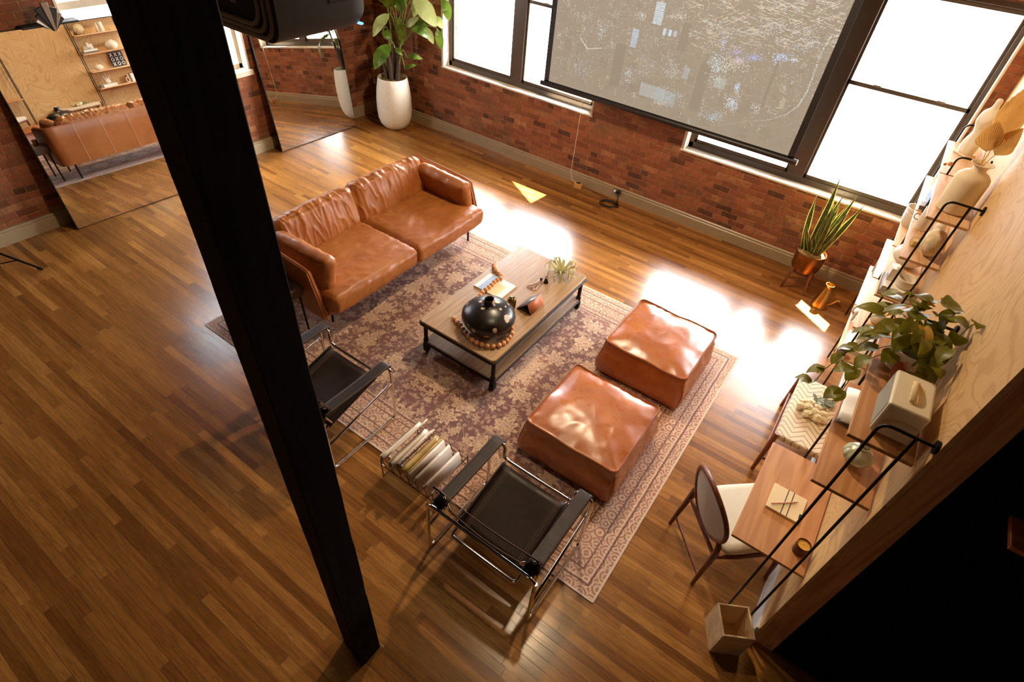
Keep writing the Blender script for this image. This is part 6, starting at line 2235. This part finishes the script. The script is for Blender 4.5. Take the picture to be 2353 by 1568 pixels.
def slab_mag(label, x, h, wd, L, tilt, m_side, m_face, yc=0.0, arch=0.02):
    """a magazine standing open over its rod: curled spine, faces leaning toward the chair"""
    t = thing('magazine', label, 'magazine', (-1.70 + x, 1.71 + yc, 0.009 + RZ), 0, 'magazines straddling the wire rack')
    prof = []
    for k in range(7):
        a = PI * (1.0 - k / 6 * 0.78)
        prof.append((wd * 0.5 + wd * 0.5 * math.cos(a), -0.055 + 0.012 + 0.058 * math.sin(a) ** 0.8 + 0.0))
    prof = [(0.0 - 0.004, -0.085)] + prof
    ex, ez = prof[-1]
    prof += [(ex + tilt * 0.5, ez + h * 0.5), (ex + tilt, ez + h)]
    vs, fs = [], []
    n = 8
    for (px_, pz) in prof:
        for j in range(n + 1):
            vs.append((px_, -L / 2 + L * j / n, pz))
    for i in range(len(prof) - 1):
        for j in range(n):
            q = i * (n + 1) + j
            fs.append((q, q + 1, q + n + 2, q + n + 1))
    obj('pages', G().add(vs, fs), m_side, t, solid=0.007, angle=50)
    q = G()
    a, b = prof[-3], prof[-1]
    d = Vector((b[0] - a[0], 0, b[1] - a[1])).normalized()
    nn = Vector((-d.z, 0, d.x)) * 0.0045
    if nn.x > 0:
        nn = -nn
    A, B = Vector((a[0], 0, a[1])), Vector((b[0], 0, b[1]))
    q.add([A + nn + Vector((0, -L * .48, 0)) + d * .01, A + nn + Vector((0, L * .48, 0)) + d * .01, B + nn + Vector((0, L * .48, 0)) - d * .004, B + nn + Vector((0, -L * .48, 0)) - d * .004], [(0, 1, 2, 3)])
    obj('cover', q, m_face, t, solid=0.001)
    return t


slab_mag('white magazine with curled spine at the timber post end of the wire rack', xs[0], 0.12, 0.05, 0.40, 0.06, M_GLOSSW, M_GLOSSW, 0.0)
slab_mag('white magazine with a maroon picture, second from the post end of the rack', xs[1], 0.09, 0.05, 0.38, 0.065, M_GLOSSW, M_GLOSSW, -0.01)
slab_mag('ochre covered magazine in the middle of the wire rack', xs[2] + 0.015, 0.025, 0.06, 0.38, 0.03, M_GLOSSY, M_GLOSSY, 0.0)
hung_magazine('thick cream paged magazine hung over the fourth rack rod', xs[3] + 0.02, 0.10, 0.12, 0.013, 0.37, M_GLOSSW, 0.0, 0.02)
hung_magazine('pale magazine hung over the fifth rack rod', xs[4], 0.10, 0.10, 0.009, 0.36, M_GLOSSW, 0.0, 0.02)
hung_magazine('thin pale magazine hung over the last but one rack rod nearest the front chair', xs[5] + 0.01, 0.10, 0.10, 0.008, 0.35, M_GLOSSW, 0.0, 0.015)

# ------------------------------------------------------------------ side table by the sofa arm
sdt = thing('side_table', 'small dark wooden side table with thin black legs against the sofa arm', 'side table', (-3.92, 2.02, 0.009))
obj('tabletop', G().box(-0.255, 0.255, -0.255, 0.255, 0.485, 0.50), M_WALNUT_X, sdt, bevel=0.004)
obj('apron', G().box(-0.25, 0.25, -0.25, 0.25, 0.40, 0.485), M_WALNUT_X, sdt, bevel=0.003)
for (x, y) in ((0.225, 0.225), (0.225, -0.225), (-0.225, 0.225), (-0.225, -0.225)):
    obj('leg', G().tube([(x * 1.12, y, 0), (x, y, 0.40)], [0.009, 0.012], 10), M_BLK, sdt)
tag(obj('brass_cup', G().lathe([(0, 0), (0.028, 0), (0.032, 0.005), (0.032, 0.07), (0.029, 0.07), (0.029, 0.01), (0, 0.008)], 24), M_BRASS, loc=(-3.84, 2.21, 0.5095)), 'small brass cup on the dark side table by the sofa', 'cup')

# ------------------------------------------------------------------ black tripod stand at the left edge
tr = thing('tripod_stand', 'black metal tripod stand whose foot reaches in from the left edge of the floor', 'tripod', (-6.632, 0.874, 0.0005))
for k in range(3):
    a = math.radians(46.6) + k * 2 * PI / 3
    c, s = math.cos(a), math.sin(a)
    L = 0.36
    lg = obj('leg', G().tube([(0.03 * c, 0.03 * s, 0.26), (L * c, L * s, 0.014)], 0.011, 10), M_BLK, tr)
    obj('foot', G().tube([((L - 0.035) * c, (L - 0.035) * s, 0.028), ((L + 0.005) * c, (L + 0.005) * s, 0.0125)], 0.0135, 10), M_RUBBER, lg)
    obj('brace', G().tube([(0.03 * c, 0.03 * s, 0.10), (0.20 * c, 0.20 * s, 0.135)], 0.006, 8), M_BLK, tr)
obj('pole', G().tube([(0, 0, 0.06), (0, 0, 1.75)], 0.015, 12), M_BLK, tr)
obj('collar', G().tube([(0, 0, 0.23), (0, 0, 0.30)], 0.032, 14), M_BLK, tr)
obj('lamp_head', G().lathe([(0.02, 0), (0.16, 0.01), (0.14, 0.12), (0.06, 0.2), (0.02, 0.21)], 24, at(0, 0, 1.72)), M_BLK, tr)

# ------------------------------------------------------------------ edges at the right of the view
lg_ = thing('wall_ledge', 'thin orange-brown wooden ledge on the black wall at the far right', 'shelf', (1.05, 2.12, 1.85))
obj('board', G().box(0.0, 0.55, -0.16, -0.0005, 0.0, 0.022), wood('orange_ledge', lin(196, 112, 58), lin(160, 84, 40), 0, 0.8, 0.45), lg_, bevel=0.002)
obj('bracket', G().box(0.12, 0.15, -0.12, -0.0005, -0.10, -0.0002), M_INK, lg_)
obj('bracket', G().box(0.40, 0.43, -0.12, -0.0005, -0.10, -0.0002), M_INK, lg_)
